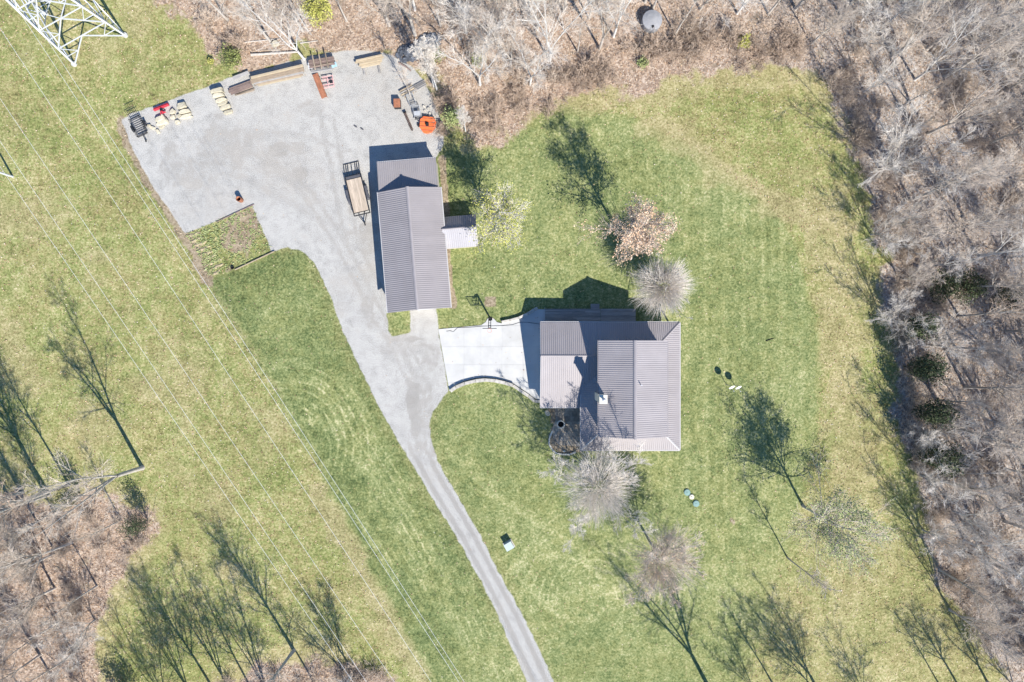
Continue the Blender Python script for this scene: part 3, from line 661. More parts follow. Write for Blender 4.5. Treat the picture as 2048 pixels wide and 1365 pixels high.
shw.add([(a_, sy_s + .25, 0), (b_, sy_s + .25, 0), (b_, sy_n - .2, 0), (a_, sy_n - .2, 0), (a_, sy_s + .25, 2.2), (b_, sy_s + .25, 2.2), (b_, sy_n - .2, 2.0), (a_, sy_n - .2, 2.0), (a_, sy_r, 3.1), (b_, sy_r, 3.1)],
        [(0, 1, 5, 4), (1, 2, 6, 9, 5), (2, 3, 7, 6), (3, 0, 4, 8, 7), (4, 5, 9, 8), (8, 9, 6, 7)])
shw.build('side_shed_wall', M['siding'], barn)

# ------------------------------------------------------------------ things standing in the yard
def wheel(root, x, y, r, w, rim='steel', name='wheel'):
    o = MB().tube([(x - w / 2, y, r), (x + w / 2, y, r)], r, 14).build(name, M['rubber'], root)
    MB().tube([(x - w / 2 - .015, y, r), (x + w / 2 + .015, y, r)], r * .5, 10).build('rim', M[rim], o)
    return o
def fender(root, x, y, L, z, w, m):
    mb = MB(); prof = [(-L / 2, z - .22), (-L / 2 + .18, z), (L / 2 - .18, z), (L / 2, z - .22)]
    for (ya, za), (yb, zb) in zip(prof[:-1], prof[1:]): mb.bar((x, y + ya, za), (x, y + yb, zb), w, .02)
    mb.build('fender', m, root)
# large flatbed trailer
t = empty('flatbed_trailer', W(718, 393), heading(15.6, 65), 'flatbed trailer with bare wooden deck and lowered ramp beside the barn', 'trailer')
DW, DL, dz = 1.82, 3.98, .68
for k in range(9): MB().box((-DW / 2 + (k + .5) * DW / 9, 0, dz), (DW / 9 - .006, DL, .05)).build('deck_plank', M['plank'], t)
f = MB()
for s in (-1, 1): f.bar((s * (DW / 2 + .04), -DL / 2 - .45, dz - .03), (s * (DW / 2 + .04), DL / 2 + .38, dz - .03), .07, .14)
for yq in (-DL / 2 - .42, -DL / 2 - .04, DL / 2 + .04, DL / 2 + .38): f.bar((-DW / 2 - .04, yq, dz - .03), (DW / 2 + .04, yq, dz - .03), .06, .1)
for k in range(6): f.bar((-DW / 2, -DL / 2 + .4 + k * .62, dz - .1), (DW / 2, -DL / 2 + .4 + k * .62, dz - .1), .06, .1)
f.build('frame', M['black'], t)
rl = MB()
for s in (-1, 1):
    rl.bar((s * (DW / 2 + .04), DL / 2 + .38, dz + .3), (s * (DW / 2 + .04), -DL / 2 - .4, dz + .3), .045)
    for q in (-2.2, -1.1, 0, 1.1, 2.3): rl.bar((s * (DW / 2 + .04), q, dz), (s * (DW / 2 + .04), q, dz + .3), .045)
for q in (-.3, .3): rl.bar((q, DL / 2 + .02, dz + .02), (q, DL / 2 + .38, dz + .02), .04)
rl.bar((-DW / 2 - .04, DL / 2 + .38, dz + .3), (DW / 2 + .04, DL / 2 + .38, dz + .3), .045)
rl.build('side_rail', M['black'], t)
MB().box((0, -DL / 2 - .23, dz - .01), (DW, .4, .03)).build('dovetail_plate', M['darkmesh'], t)
rp = MB(); ra, rb = -DL / 2 - .46, -DL / 2 - 2.1
for k in (-.5, -.36, -.24, 0, .24, .36, .5): rp.bar((k * 1.84, ra, dz - .06), (k * 1.84, rb, .08), .05, .06)
rp.bar((-.94, rb, .08), (.94, rb, .08), .07); rp.bar((-.94, ra, dz - .06), (.94, ra, dz - .06), .06)
rp.build('ramp_gate', M['black'], t)
for s in (-1, 1):
    for q in (-.55, .35): wheel(t, s * (DW / 2 + .24), q, .34, .2)
    fender(t, s * (DW / 2 + .24), -.1, 1.9, .78, .3, M['darkmesh'])
tg = MB().bar((-.5, DL / 2 + .38, dz - .08), (0, DL / 2 + 1.45, .5), .07, .1).bar((.5, DL / 2 + .38, dz - .08), (0, DL / 2 + 1.45, .5), .07, .1).tube([(0, DL / 2 + 1.3, .05), (0, DL / 2 + 1.3, .85)], .04, 8)
tg.box((0, DL / 2 + 1.55, .5), (.14, .3, .12)).build('tongue', M['black'], t)
# small trailer
t = empty('utility_trailer', W(282, 256), heading(17, 36), 'small black mesh utility trailer parked in the corner of the gravel', 'trailer')
TW, TL, dz = 1.22, 2.3, .5
f = MB()
for s in (-1, 1):
    f.bar((s * TW / 2, -TL / 2, dz), (s * TW / 2, TL / 2, dz), .06, .08); f.bar((s * TW / 2, -TL / 2, dz + .35), (s * TW / 2, TL / 2, dz + .35), .045)
    for q in (-TL / 2, -.4, .4, TL / 2): f.bar((s * TW / 2, q, dz), (s * TW / 2, q, dz + .35), .045)
for q in (-TL / 2, TL / 2): f.bar((-TW / 2, q, dz), (TW / 2, q, dz), .06, .08)
f.bar((-TW / 2, TL / 2, dz + .35), (TW / 2, TL / 2, dz + .35), .045)
f.build('frame', M['black'], t)
for k in range(9): MB().box((0, -TL / 2 + .16 + k * .25, dz - .03), (TW - .05, .1, .02)).build('floor_slat', M['darkmesh'], t)
rp = MB(); ra, rb = -TL / 2, -TL / 2 - 1.1
for k in range(7): rp.bar((-TW / 2 + .04 + k * (TW - .08) / 6, ra, dz + .05), (-TW / 2 + .04 + k * (TW - .08) / 6, rb, dz + .5), .03)
for q in (.5, 1.0): rp.bar((-TW / 2, ra + (rb - ra) * q, dz + .05 + .45 * q), (TW / 2, ra + (rb - ra) * q, dz + .05 + .45 * q), .05)
rp.build('tailgate', M['black'], t)
for s in (-1, 1): wheel(t, s * (TW / 2 + .18), -.1, .28, .17); fender(t, s * (TW / 2 + .18), -.1, .9, .62, .24, M['black'])
MB().bar((0, TL / 2 - .5, .42), (0, TL / 2 + .75, .42), .07).tube([(0, TL / 2 + .55, .05), (0, TL / 2 + .55, .5)], .035, 8).box((0, TL / 2 + .8, .45), (.12, .2, .1)).build('tongue', M['black'], t)
# red grader blade
t = empty('grader_blade', W(325, 217), heading(.36, .93), 'red tractor grader blade standing near the small trailer', 'grader blade')
bl = MB()
for k in range(5):
    a0, a1 = -.5 + k * .22, -.5 + (k + 1) * .22
    bl.add([(-.95, -.06 - .1 * math.cos(a0), .25 + .42 * math.sin(a0)), (.95, -.06 - .1 * math.cos(a0), .25 + .42 * math.sin(a0)), (.95, -.06 - .1 * math.cos(a1), .25 + .42 * math.sin(a1)), (-.95, -.06 - .1 * math.cos(a1), .25 + .42 * math.sin(a1))], [(0, 1, 2, 3)])
bl.box((0, .02, .3), (1.9, .1, .4)); bl.build('blade', M['red'], t)
MB().bar((0, 0, .45), (0, .75, .45), .14).bar((0, .1, .5), (-.4, -.05, .35), .08).bar((0, .1, .5), (.4, -.05, .35), .08).build('beam', M['red'], t)
MB().bar((-.35, .75, .4), (.35, .75, .4), .1).bar((-.33, .75, .4), (0, .75, .95), .08).bar((.33, .75, .4), (0, .75, .95), .08).build('hitch_frame', M['red'], t)
MB().tube([(0, .35, .4), (0, .35, .62)], .16, 12).build('turntable', M['black'], t)
# rough stones
def rock_mesh(seed, L, Wd, H):
    r = random.Random(seed); n = 9; mb = MB(); vs = []; rings = [(.92, 0), (1.0, .35), (.97, .8), (.8, 1.0)]
    rad = [1 + r.uniform(-.16, .14) for _ in range(n)]
    for (k, z) in rings:
        for i in range(n):
            a = 2 * math.pi * i / n + r.uniform(-.06, .06); c, s_ = math.cos(a), math.sin(a)
            q = 1 / max(abs(c), abs(s_)) ** .72
            vs.append((c * q * rad[i] * k * L / 2, s_ * q * rad[i] * k * Wd / 2, H * z + r.uniform(-.02, .02)))
    fs = [tuple(reversed(range(n))), tuple(range(3 * n, 4 * n))]
    for j in range(3):
        for i in range(n): fs.append((j * n + i, j * n + (i + 1) % n, (j + 1) * n + (i + 1) % n, (j + 1) * n + i))
    mb.add(vs, fs); return mb
def stone(px, py, L, Wd, H, z, deg, seed, label, group=None, m='stone', name='stone_slab'):
    p = W(px, py, z); o = rock_mesh(seed, L, Wd, H).build(name, M[m]); o.location = p; o.rotation_euler = (random.uniform(-.04, .04), random.uniform(-.04, .04), math.radians(deg))
    return tag(o, label, 'stone', group)
ROW = 'tan stone slabs in the leaning row'
for i, (px, py, L, Wd, H, z, dg) in enumerate([(438, 186, 1.45, .62, .9, 0, 14), (440, 194, 1.4, .5, .82, 0, 14), (445, 203, 1.35, .55, .62, 0, 16), (448, 210, 1.2, .5, .5, 0, 14), (452, 217, 1.5, .6, .5, 0, 16), (457, 226, 1.3, .5, .36, 0, 14)]):
    stone(px, py, L, Wd, H, z, dg, 40 + i, ['tallest tan stone slab at the upper end of the leaning row', 'second slab from the upper end of the tan stone row', 'third slab from the upper end of the tan stone row', 'narrow middle slab of the tan stone row', 'long slab second from the lower end of the tan stone row', 'lowest slab at the lower end of the tan stone row'][i], ROW)
CL = 'tan stones heaped near the small trailer'
for i, (px, py, L, Wd, H, z, dg, lb) in enumerate([
        (323, 240, 1.3, .6, .55, 0, 25, 'upper slab of the stone pile below the red blade'), (327, 247, 1.5, .6, .5, 0, 20, 'middle slab of the stone pile below the red blade'), (331, 239, .35, 1.1, .6, 0, 25, 'upright slab on the right of the pile below the red blade'), (325, 254, .8, .5, .3, 0, 40, 'small bottom stone of the pile below the red blade'),
        (366, 214, 1.1, .7, .6, 0, 20, 'uppermost slab of the right hand stone stack'), (371, 225, 1.4, .5, .5, 0, 14, 'middle slab of the right hand stone stack'), (374, 234, 1.5, .5, .4, 0, 14, 'lowest slab of the right hand stone stack'),
        (347, 225, .75, .5, .4, 0, 50, 'pale wedge stone between the two stone piles'), (347, 236, .6, .45, .35, 0, 15, 'brownish stone below the pale wedge stone'), (356, 245, .6, .5, .3, 0, 20, 'rounded tan stone at the bottom between the piles'), (360, 233, .6, .4, .35, 0, 10, 'small stone tucked against the right hand stack'),
        (300, 253, .4, .35, .32, 0, 10, 'small round stone touching the small trailer'), (306, 257, .65, .35, .25, 0, -20, 'flat pale stone next to the small trailer'), (317, 264, .6, .4, .26, 0, -60, 'lone pale stone lying below the piles')]):
    stone(px, py, L, Wd, H, z, dg, 60 + i, lb, CL)
stone(552, 89, .95, .7, .45, 0, 25, 91, 'pale tan boulder among leaves above the timber pile', name='boulder')
stone(1095, 826, .55, .75, .4, 0, 35, 92, 'tan rock at the corner of the patio bed', name='boulder')
stone(1128, 903, .3, .2, .15, 0, 10, 93, 'small pale rock in the mulch bed', m='stone_pale', name='rock')

# timber
def beam(root_or_none, a, b, w, h, m, name='beam', label=None, cat=None, group=None):
    a, b = Vector(a), Vector(b); c = (a + b) / 2; d = b - a
    o = MB().box((0, 0, 0), (d.length, w, h)).build(name, M[m], root_or_none, bevel=.012); o.location = c
    o.rotation_euler = (0, -math.atan2(d.z, math.hypot(d.x, d.y)), math.atan2(d.y, d.x))
    return tag(o, label, cat, group)
random.seed(21)
TB = 'long timbers in the big pile'
tl = [(502, 156, 606, 131, .85, .3, 'topmost back timber of the long pile'), (501, 161, 607, 136, .62, .3, 'second timber from the back of the long pile'), (503, 166, 608, 141, .42, .28, 'third timber from the back of the long pile'), (508, 167, 607, 145, .34, .28, 'fourth timber from the back of the long pile'),
      (512, 169, 606, 149, .22, .26, 'fifth timber from the back of the long pile'), (516, 171, 602, 152, .13, .22, 'front timber on the ground of the long pile'), (503, 157, 606, 132, .3, .5, 'bottom back timber under the long pile'), (503, 162, 606, 137, .2, .4, 'lower timber inside the long pile')]
for (xa, ya, xb, yb, z, h, lb) in tl:
    beam(None, W(xa, ya, z), W(xb, yb, z), .235, h * .85, random.choice(['wood_old', 'wood_new', 'wood_grey', 'wood_old']), 'timber', lb, 'timber', TB)
PB = 'old boards left of the long timber pile'
beam(None, W(466, 157, .45), W(497, 145, .45), .42, .06, 'wood_grey', 'board', 'single pale grey board above the dark board stack', 'board', PB)
MB_ = [(457, 184, 501, 168), (459, 180, 502, 164), (461, 188, 504, 171)]
for i, (xa, ya, xb, yb) in enumerate(MB_): beam(None, W(xa, ya, .38 - .05 * i), W(xb, yb, .38 - .05 * i), .4, .05, 'wood_brown', 'board', ['middle dark brown board of the short stack', 'upper dark brown board of the short stack', 'lower dark brown board of the short stack'][i], 'board', PB)
for i, (xa, ya, xb, yb) in enumerate([(466, 188, 506, 174), (470, 191, 509, 178), (475, 190, 508, 181)]): beam(None, W(xa, ya, .12), W(xb, yb, .12), .14, .12, 'wood_old', 'board', ['upper thin pale board below the dark stack', 'lowest thin pale board below the dark stack', 'short thin board below the dark stack'][i], 'board', PB)
for q in (468, 495): beam(None, W(q, 186 - (q - 468) * .45, .1), W(q + 2, 176 - (q - 468) * .45, .1), .12, .2, 'wood_old', 'sleeper', 'left' * (q == 468) + 'right' * (q != 468) + ' bearer under the dark board stack', 'timber', PB)
for q in (510, 552, 596): beam(None, W(q, 172 - (q - 510) * .24, .05), W(q - 3, 152 - (q - 510) * .24, .05), .14, .08, 'wood_old', 'sleeper', {510: 'left', 552: 'middle', 596: 'right'}[q] + ' bearer under the long timber pile', 'timber', PB)
lg = MB().tube([W(502, 110, .16), W(550, 107, .16), W(597, 104, .15)], .16, 8, .11); tag(lg.build('log', M['bark']), 'long grey log lying in the leaves above the timber pile', 'log')
beam(None, W(523, 101, .06), W(560, 100, .06), .12, .06, 'wood_old', 'board', 'thin board in the leaves above the long log', 'board')
lg = MB().tube([W(490, 85, .1), W(560, 78, .1)], .08, 7, .05); tag(lg.build('log', M['bark']), 'thin dead pole lying under the leaning pale tree', 'log')
lg = MB().tube([W(600, 87, .1), W(636, 82, .1)], .07, 7, .05); tag(lg.build('log', M['bark']), 'short dead pole beside the yellow green tree', 'log')
lg = MB().tube([W(798, 126, .1), W(812, 134, .14), W(822, 142, .1)], .12, 8, .08); tag(lg.build('log', M['wood_brown']), 'short reddish log on the gravel below the dark rubble', 'log')
TS = 'pale boards in the small stack'
st_ = [(712, 122, 766, 110.5, .62, 'back top pale board of the small stack'), (713, 126, 768, 114.5, .5, 'second pale board of the small stack'), (718, 129, 767, 119, .42, 'third pale board of the small stack'), (716, 132, 765, 122.5, .32, 'fourth pale board of the small stack'), (724, 135, 763, 127, .26, 'front short pale board of the small stack')]
for (xa, ya, xb, yb, z, lb) in st_: beam(None, W(xa + random.uniform(-3, 3), ya, z), W(xb + random.uniform(-3, 3), yb, z), .2, .16, 'wood_new', 'timber', lb, 'timber', TS)
for i, (xa, ya, xb, yb) in enumerate([(724, 120, 730, 151), (753, 114, 760, 147)]):
    beam(None, W(xa, ya, .12), W(xb, yb, .12), .2, .22, 'wood_grey', 'bearer', ['left', 'right'][i] + ' grey bearer sticking out under the small board stack', 'timber')
# platform of boards with three posts on top
t = empty('pallet_stack', W(648, 131), math.radians(9), 'stack of dark boards and pallets with three posts laid across', 'pallet stack')
for k in range(6): MB().box((-.05, -.42 + k * .17, .86 - .02 * k % .03), (3.1 - .1 * (k % 2), .16, .04)).build('top_board', M['wood_brown'], t)
for k in range(3): MB().box((-.2, -.85 + k * .19, .55 - .1 * k), (2.7, .17, .05)).build('front_board', M['wood_grey'], t)
for sx in (-1.35, 0, 1.3):
    for sy in (-.45, .45): MB().box((sx, sy, .42), (.12, .12, .82)).build('leg', M['wood_grey'], t)
MB().box((0, .1, .4), (2.9, .7, .06)).build('shelf', M['wood_grey'], t)
for i, q in enumerate((-.9, -.12, .65)): beam(t, (q, -.75, .95), (q - .08, .95 + .2 * (i == 2), .97), .13, .13, 'wood_old', 'cross_post')
beam(t, (-1.1, -.35, .92), (1.25, -.28, .92), .08, .06, 'wood_old', 'cross_board')
MB().box((1.35, -.5, .8), (.65, .55, .03), rz=.2).build('tarp_sheet', M['tarp'], t); MB().box((-1.45, -.15, .82), (.5, .75, .03)).build('metal_sheet', M['galv'], t)
# rusty channel
t = empty('steel_channel', W(641.5, 175), heading(19, 48.5), 'rusty steel channel lying on the gravel below the pallet stack', 'steel beam')
MB().box((0, 0, .48), (.66, 3.05, .05)).build('web', M['rust'], t)
for s in (-1, 1): MB().box((s * .32, 0, .3), (.04, 3.05, .34)).build('flange', M['rust'] if s < 0 else M['pink'], t)
for q in (-1.1, 1.1): MB().box((0, q, .07), (.8, .14, .13)).build('bearer', M['wood_grey'], t)
# faded harrow
t = empty('spike_harrow', W(658, 166), heading(.16, .98), 'faded red spike tooth harrow frame next to the rusty channel', 'harrow')
f = MB()
for q in (-.62, -.2, .35, .72): f.bar((-.68, q, .42), (.68, q, .42), .07)
for q in (-.62, 0.05): f.bar((q, -.65, .42), (q, .75, .42), .08)
f.build('frame', M['pink'], t)
for q in (-.62, .35):
    for k in range(5): MB().bar((.12 + k * .13, q, .42), (.12 + k * .13, q + .22, .1), .03).build('tine', M['pink'], t)
MB().box((-.35, .1, .5), (.3, .35, .14)).build('mount', M['black'], t)
# rusty bin
t = empty('rusty_bin', W(796, 211), math.radians(2), 'rusty brown steel box standing on the gravel', 'bin')
MB().box((0, 0, .4), (.78, 1.0, .7)).build('body', M['black'], t); MB().box((0, 0, .775), (.8, 1.03, .05)).build('lid', M['rust'], t)
for s in (-1, 1): MB().box((s * .3, 0, .025), (.1, .9, .05)).build('skid', M['black'], t)
# pallets of boards right of the bin
t = empty('board_pallet', W(815, 184), math.radians(29), 'short pale boards on bearers above the wire cages', 'pallet')
for k in range(4): MB().box((0, -.36 + k * .24, .3), (1.75, .13, .1)).build('board', M['wood_new'] if k % 2 else M['wood_grey'], t)
for q in (-.55, .55): MB().box((q, 0, .12), (.12, 1.1, .24)).build('bearer', M['wood_old'], t)
t = empty('board_pallet', W(839, 173), math.radians(29), 'grey slatted pallet reaching toward the white birch', 'pallet')
for k in range(4): MB().box((0, -.3 + k * .2, .16), (1.7, .09, .05)).build('board', M['wood_grey'], t)
for q in (-.7, .7): MB().box((q, 0, .07), (.1, .8, .13)).build('bearer', M['wood_old'], t)
def cage(px, py, dx, dy, w, l, h, label):
    t = empty('wire_cage', W(px, py), heading(dx, dy), label, 'wire cage'); f = MB()
    for z in (.06, h):
        for s in (-1, 1): f.bar((s * w / 2, -l / 2, z), (s * w / 2, l / 2, z), .04); f.bar((-w / 2, s * l / 2, z), (w / 2, s * l / 2, z), .04)
    for sx in (-1, 1):
        for sy in (-1, 1): f.bar((sx * w / 2, sy * l / 2, 0), (sx * w / 2, sy * l / 2, h), .04)
    f.build('frame', M['steel'], t); g = MB(); n = 7
    for k in range(1, n):
        x = -w / 2 + w * k / n; y = -l / 2 + l * k / n
        g.bar((x, -l / 2, .06), (x, l / 2, .06), .015); g.bar((-w / 2, y, .06), (w / 2, y, .06), .015)
        for s in (-1, 1): g.bar((x, s * l / 2, .06), (x, s * l / 2, h), .015); g.bar((s * w / 2, y, .06), (s * w / 2, y, h), .015)
    for z in (h * .33, h * .66):
        for s in (-1, 1): g.bar((s * w / 2, -l / 2, z), (s * w / 2, l / 2, z), .015); g.bar((-w / 2, s * l / 2, z), (w / 2, s * l / 2, z), .015)
    g.build('wire_mesh', M['steel'], t); return t
cage(824, 204, 10, 26, .75, 1.35, .8, 'upper dark wire cage beside the rusty box'); cage(835, 226, 6, 30, .8, 1.2, .75, 'lower grey wire cage above the orange mower')
MB_o = MB().box((0, 0, .62), (.7, .5, .03)); o = MB_o.build('scrap_sheet', M['steel']); o.location = W(836, 231, 0); o.rotation_euler = (0, 0, .1); o.location.z = .16; tag(o, 'grey metal sheet lying on the lower wire cage', 'sheet')
for i, (px, py, r) in enumerate([(850, 222, .14), (857, 218, .18), (860, 228, .15), (853, 231, .12), (848, 214, .16), (862, 212, .12)]):
    stone(px, py, r * 2, r * 1.6, r * 1.3, 0, i * 40, 120 + i, ['small rock nearest the lower wire cage', 'largest small rock above the orange mower', 'small rock beside the brush above the orange mower', 'small rock just above the orange mower', 'small rock right of the upper wire cage', 'topmost small rock by the brush'][i], 'small rocks near the orange mower', 'block', 'rock')
# roller bar
t = empty('drag_roller', W(818, 245), heading(16, 37), 'narrow dark toothed bar lying left of the orange mower', 'roller')
MB().tube([(0, -1.15, .2), (0, 1.15, .2)], .07, 8).build('shaft', M['black'], t)
for k in range(14): MB().box((0, -1.05 + k * .16, .2), (.3, .035, .3), rz=.3).build('tooth_disc', M['wood_brown'], t)
MB().box((-.0, -1.25, .2), (.4, .1, .3)).build('end_plate', M['black'], t)
# orange rotary mower
t = empty('rotary_mower', W(855.5, 252), math.radians(-8), 'orange rotary mower deck parked by the brush above the barn', 'mower')
dk_ = [(-.95, .55), (-.6, .95), (.6, .98), (.98, .6), (1.0, -.25), (.62, -.85), (.1, -1.05), (-.35, -1.0), (-.9, -.4)]
MB().prism(dk_, .22, .42).build('deck', M['orange'], t, bevel=.03)
for q in (-.75, -.28, .22, .66): MB().bar((-.85 + .25 * (q < -.5), q, .45), (.88 - .25 * (q < -.5), q + .12, .45), .06, .06).build('deck_rib', M['rust'], t)
MB().box((.02, 0, .55), (.34, .3, .3)).tube([(.02, 0, .6), (.02, 0, .82)], .1, 10).build('gearbox', M['black'], t)
MB().bar((-.9, .55, .4), (-1.5, .62, .5), .08).bar((-1.5, .3, .5), (-1.5, .85, .5), .08).bar((-.9, .1, .42), (-1.5, .5, .75), .06).build('hitch', M['black'], t)
MB().bar((.9, .55, .45), (1.4, .62, .45), .08).build('tail_arm', M['black'], t)
wheel(t, 1.5, .6, .24, .14); wheel(t, -1.05, -.15, .2, .14)
MB().box((.0, .98, .32), (1.3, .05, .3)).build('chain_guard', M['black'], t)
# burn barrel
t = empty('burn_barrel', W(482.5, 401), 0, 'rusty burn barrel open at the top next to the garden plot', 'barrel')
MB().lathe([(.29, 0), (.3, .02), (.29, .3), (.305, .32), (.29, .34), (.29, .6), (.305, .62), (.29, .64), (.29, .88), (.31, .9), (.27, .9), (.265, .1), (0, .1)], 20).build('drum', M['rust'], t, True)
MB().lathe([(.0, .16), (.15, .2), (.262, .12)], 14).build('ash', M['soot'], t)
# two small flat dark flecks on the gravel
for i, (px, py) in enumerate([(711, 253), (724, 258)]):
    o = MB().prism([(-.28, -.02), (-.1, .09), (.15, .08), (.3, 0), (.12, -.1), (-.12, -.09)], .0, .05).build('dark_fleck', M['darkmesh']); o.location = W(px, py); o.location.z = .02; o.rotation_euler = (0, 0, -.6)
    tag(o, ['left', 'right'][i] + ' one of two small dark flecks in the middle of the gravel', 'scrap')
o = MB().tube([(-.5, 0, .05), (.1, .03, .06), (.5, 0, .04)], .045, 6, .02).build('sliver', M['soot']); o.location = W(1540, 680); o.rotation_euler = (0, 0, .3); tag(o, 'short dark stick lying alone on the right lawn', 'sliver')  # near-black tapered tube lying on the grass
# basketball hoop
t = empty('basketball_hoop', W(981, 638), 0, 'basketball hoop on a black post at the edge of the concrete', 'basketball hoop')
MB().box((0, 0, 1.5), (.15, .15, 3.0)).box((0, 0, .03), (.4, .4, .06)).build('post', M['black'], t)
a = MB()
for z0_, z1_ in ((2.75, 2.95), (2.95, 3.7)):
    for s in (-1, 1): a.bar((s * .13, .05, z0_), (s * .13, -1.15, z1_), .06)
for k in range(5): a.bar((-.13, -.05 - .27 * k, 2.97 + .17 * k), (.13, -.05 - .27 * k, 2.97 + .17 * k), .05)
a.build('arm', M['black'], t)
fr = MB()
for z in (2.9, 3.95): fr.bar((-.78, -1.22, z), (.78, -1.22, z), .06)
for x in (-.78, .78): fr.bar((x, -1.22, 2.9), (x, -1.22, 3.95), .06)
for x in (-.3, .3): fr.bar((x, -1.2, 3.0), (x, -1.2, 3.45), .04)
fr.bar((-.3, -1.2, 3.45), (.3, -1.2, 3.45), .04); fr.bar((-.3, -1.2, 3.02), (.3, -1.2, 3.02), .05)
bb = fr.build('backboard', M['black'], t)
MB().box((0, -1.23, 3.42), (1.5, .015, .98)).build('pane', M['acrylic'], bb)
rim = MB().tube([(.23 * math.cos(k * math.pi / 8), -1.48 + .23 * math.sin(k * math.pi / 8), 3.05) for k in range(17)], .012, 6)
ro = rim.build('rim', M['orange'], t); nt_ = MB()
for k in range(10):
    c, s_ = math.cos(k * math.pi / 5), math.sin(k * math.pi / 5); c2, s2 = math.cos((k + .8) * math.pi / 5), math.sin((k + .8) * math.pi / 5)
    nt_.bar((.23 * c, -1.48 + .23 * s_, 3.04), (.13 * c2, -1.48 + .13 * s2, 2.62), .01)
nt_.build('net', M['white'], ro)
# hose across the apron
hs = [(893, 663), (900, 662), (907, 664), (915, 656), (935, 655.5), (965, 653), (1000, 652), (1025, 650), (1040, 645), (1055, 645), (1082, 649)]
tag(MB().tube([W(x, y, 0) + Vector((0, 0, .085)) for x, y in hs], .02, 6).build('hose', M['black']), 'thin dark hose lying along the back of the apron', 'hose')
# satellite dishes
def dish(px, py, h, label):
    t = empty('satellite_dish', W(px, py), 0, label, 'satellite dish', 'satellite dishes')
    MB().tube([(0, .12, 0), (0, .12, h)], .035, 8).build('pole', M['steel'], t)
    prof = [(.0, .0), (.12, .008), (.24, .035), (.37, .085), (.37, .095), (.24, .046), (.12, .02), (.0, .012)]
    Mx = Matrix.Translation((0, 0, h)) @ Matrix.Rotation(math.radians(20), 4, 'Z') @ Matrix.Rotation(math.radians(62), 4, 'X')
    MB().lathe(prof, 20, M=Mx).build('reflector', M['white'], t, True)
    MB().tube([Mx @ Vector((0, -.3, .05)), Mx @ Vector((0, -.05, .55))], .02, 6).box(tuple(Mx @ Vector((0, -.03, .57))), (.09, .09, .14)).build('feed_arm', M['steel'], t)
dish(1453, 772, 1.9, 'left and taller white satellite dish on the right lawn'); dish(1469, 773, 1.35, 'right and shorter white satellite dish on the right lawn')
# septic lids
for i, (px, py, m, lb) in enumerate([(1374, 985, 'teal', 'upper green round lid in the lawn below the house'), (1392, 1007.5, 'teal', 'lower green round lid in the lawn below the house'), (1383, 994, 'stone_pale', 'white round lid between the two green ones')]):
    t = empty('septic_lid', W(px, py), 0, lb, 'lid', 'round lids in the lawn'); r = .36 if i < 2 else .28
    MB().lathe([(r + .03, 0), (r + .03, .1), (r, .13), (r * .9, .12), (r * .85, .145), (0, .15)], 20).build('cover', M[m], t)
    MB().lathe([(.07, .148), (.07, .19), (0, .2)], 10).build('knob', M[m], t)
# transformer cabinet
t = empty('utility_cabinet', W(1018, 1090), math.radians(30), 'pale green utility cabinet standing alone in the front lawn', 'cabinet')
MB().box((0, 0, .05), (1.15, 1.05, .1)).build('pad', M['block'], t); MB().box((0, .04, .42), (.92, .78, .66), taper=.97).build('body', M['box_green'], t); MB().box((0, .02, .77), (.98, .86, .05)).build('lid', M['box_green'], t)
MB().box((0, -.37, .4), (.8, .03, .5)).build('door', M['box_green'], t)
# fire pit
t = empty('fire_pit', W(1121.5, 848.5), 0, 'round pale stone fire pit on the patio', 'fire pit')
for k in range(10):
    a = k * math.pi / 5
    for z in (0, 1):
        o = MB().box((0, 0, .13 + .2 * z), (.26, .15, .19)).build('stone', M['stone_pale'], t, bevel=.02); o.location = (.42 * math.cos(a + .3 * z), .42 * math.sin(a + .3 * z), .03); o.rotation_euler = (0, 0, a + .3 * z + math.pi / 2)
MB().lathe([(.36, .1), (0, .14)], 14).build('ash', M['soot'], t)
# garden furrows and edging board
random.seed(5)
for k in range(9):
    a = W(374 + k * 6.4, 474 + k * 9.6); b_ = W(402 + k * 6.2, 465 + k * 8.8) if k < 8 else W(440, 540)
    vs = []; n = 7; d = b_ - a; xn = Vector((-d.y, d.x, 0)).normalized(); mb = MB()
    for i in range(n):
        p = a + d * i / (n - 1) + xn * random.uniform(-.08, .08); w_ = .26 * math.sin(math.pi * (i + .5) / n) + .06
        vs += [p - xn * w_ + Vector((0, 0, -.05)), p + Vector((0, 0, .09 + random.uniform(-.03, .03))), p + xn * w_ + Vector((0, 0, -.05))]
    mb.add(vs, [q for i in range(n - 1) for q in ((3 * i, 3 * i + 3, 3 * i + 4, 3 * i + 1), (3 * i + 1, 3 * i + 4, 3 * i + 5, 3 * i + 2))])
    mb.build('soil_row', M['soil'], ZOBJ['garden_plot'])
beam(None, W(470, 540, .1), W(549, 503, .1), .1, .22, 'wood_new', 'edging_board', 'pale wooden edging board along the lower side of the garden plot', 'board')
beam(None, W(432, 445, .06), W(508, 409, .06), .1, .14, 'wood_brown', 'edging_board', 'dark wooden edging board along the upper side of the garden plot', 'board')
o = MB().lathe([(.16, 0), (.2, .25), (.17, .25), (.14, .05), (0, .05)], 12).build('bucket', M['black']); o.location = W(466, 536); tag(o, 'small black bucket at the lower edge of the garden plot', 'bucket')
# round grey tank in the woods
t = empty('water_tank', W(1301, 48), 0, 'round grey tank among bare trees at the top of the picture', 'tank')
MB().lathe([(1.18, 0), (1.2, 1.0), (1.16, 1.08), (.7, 1.22), (.2, 1.3), (0, 1.31)], 28).build('body', M['tank'], t, False)
MB().lathe([(.16, 0), (.16, .1), (0, .12)], 12, (.05, -.85, 1.13)).build('hatch', M['black'], t)
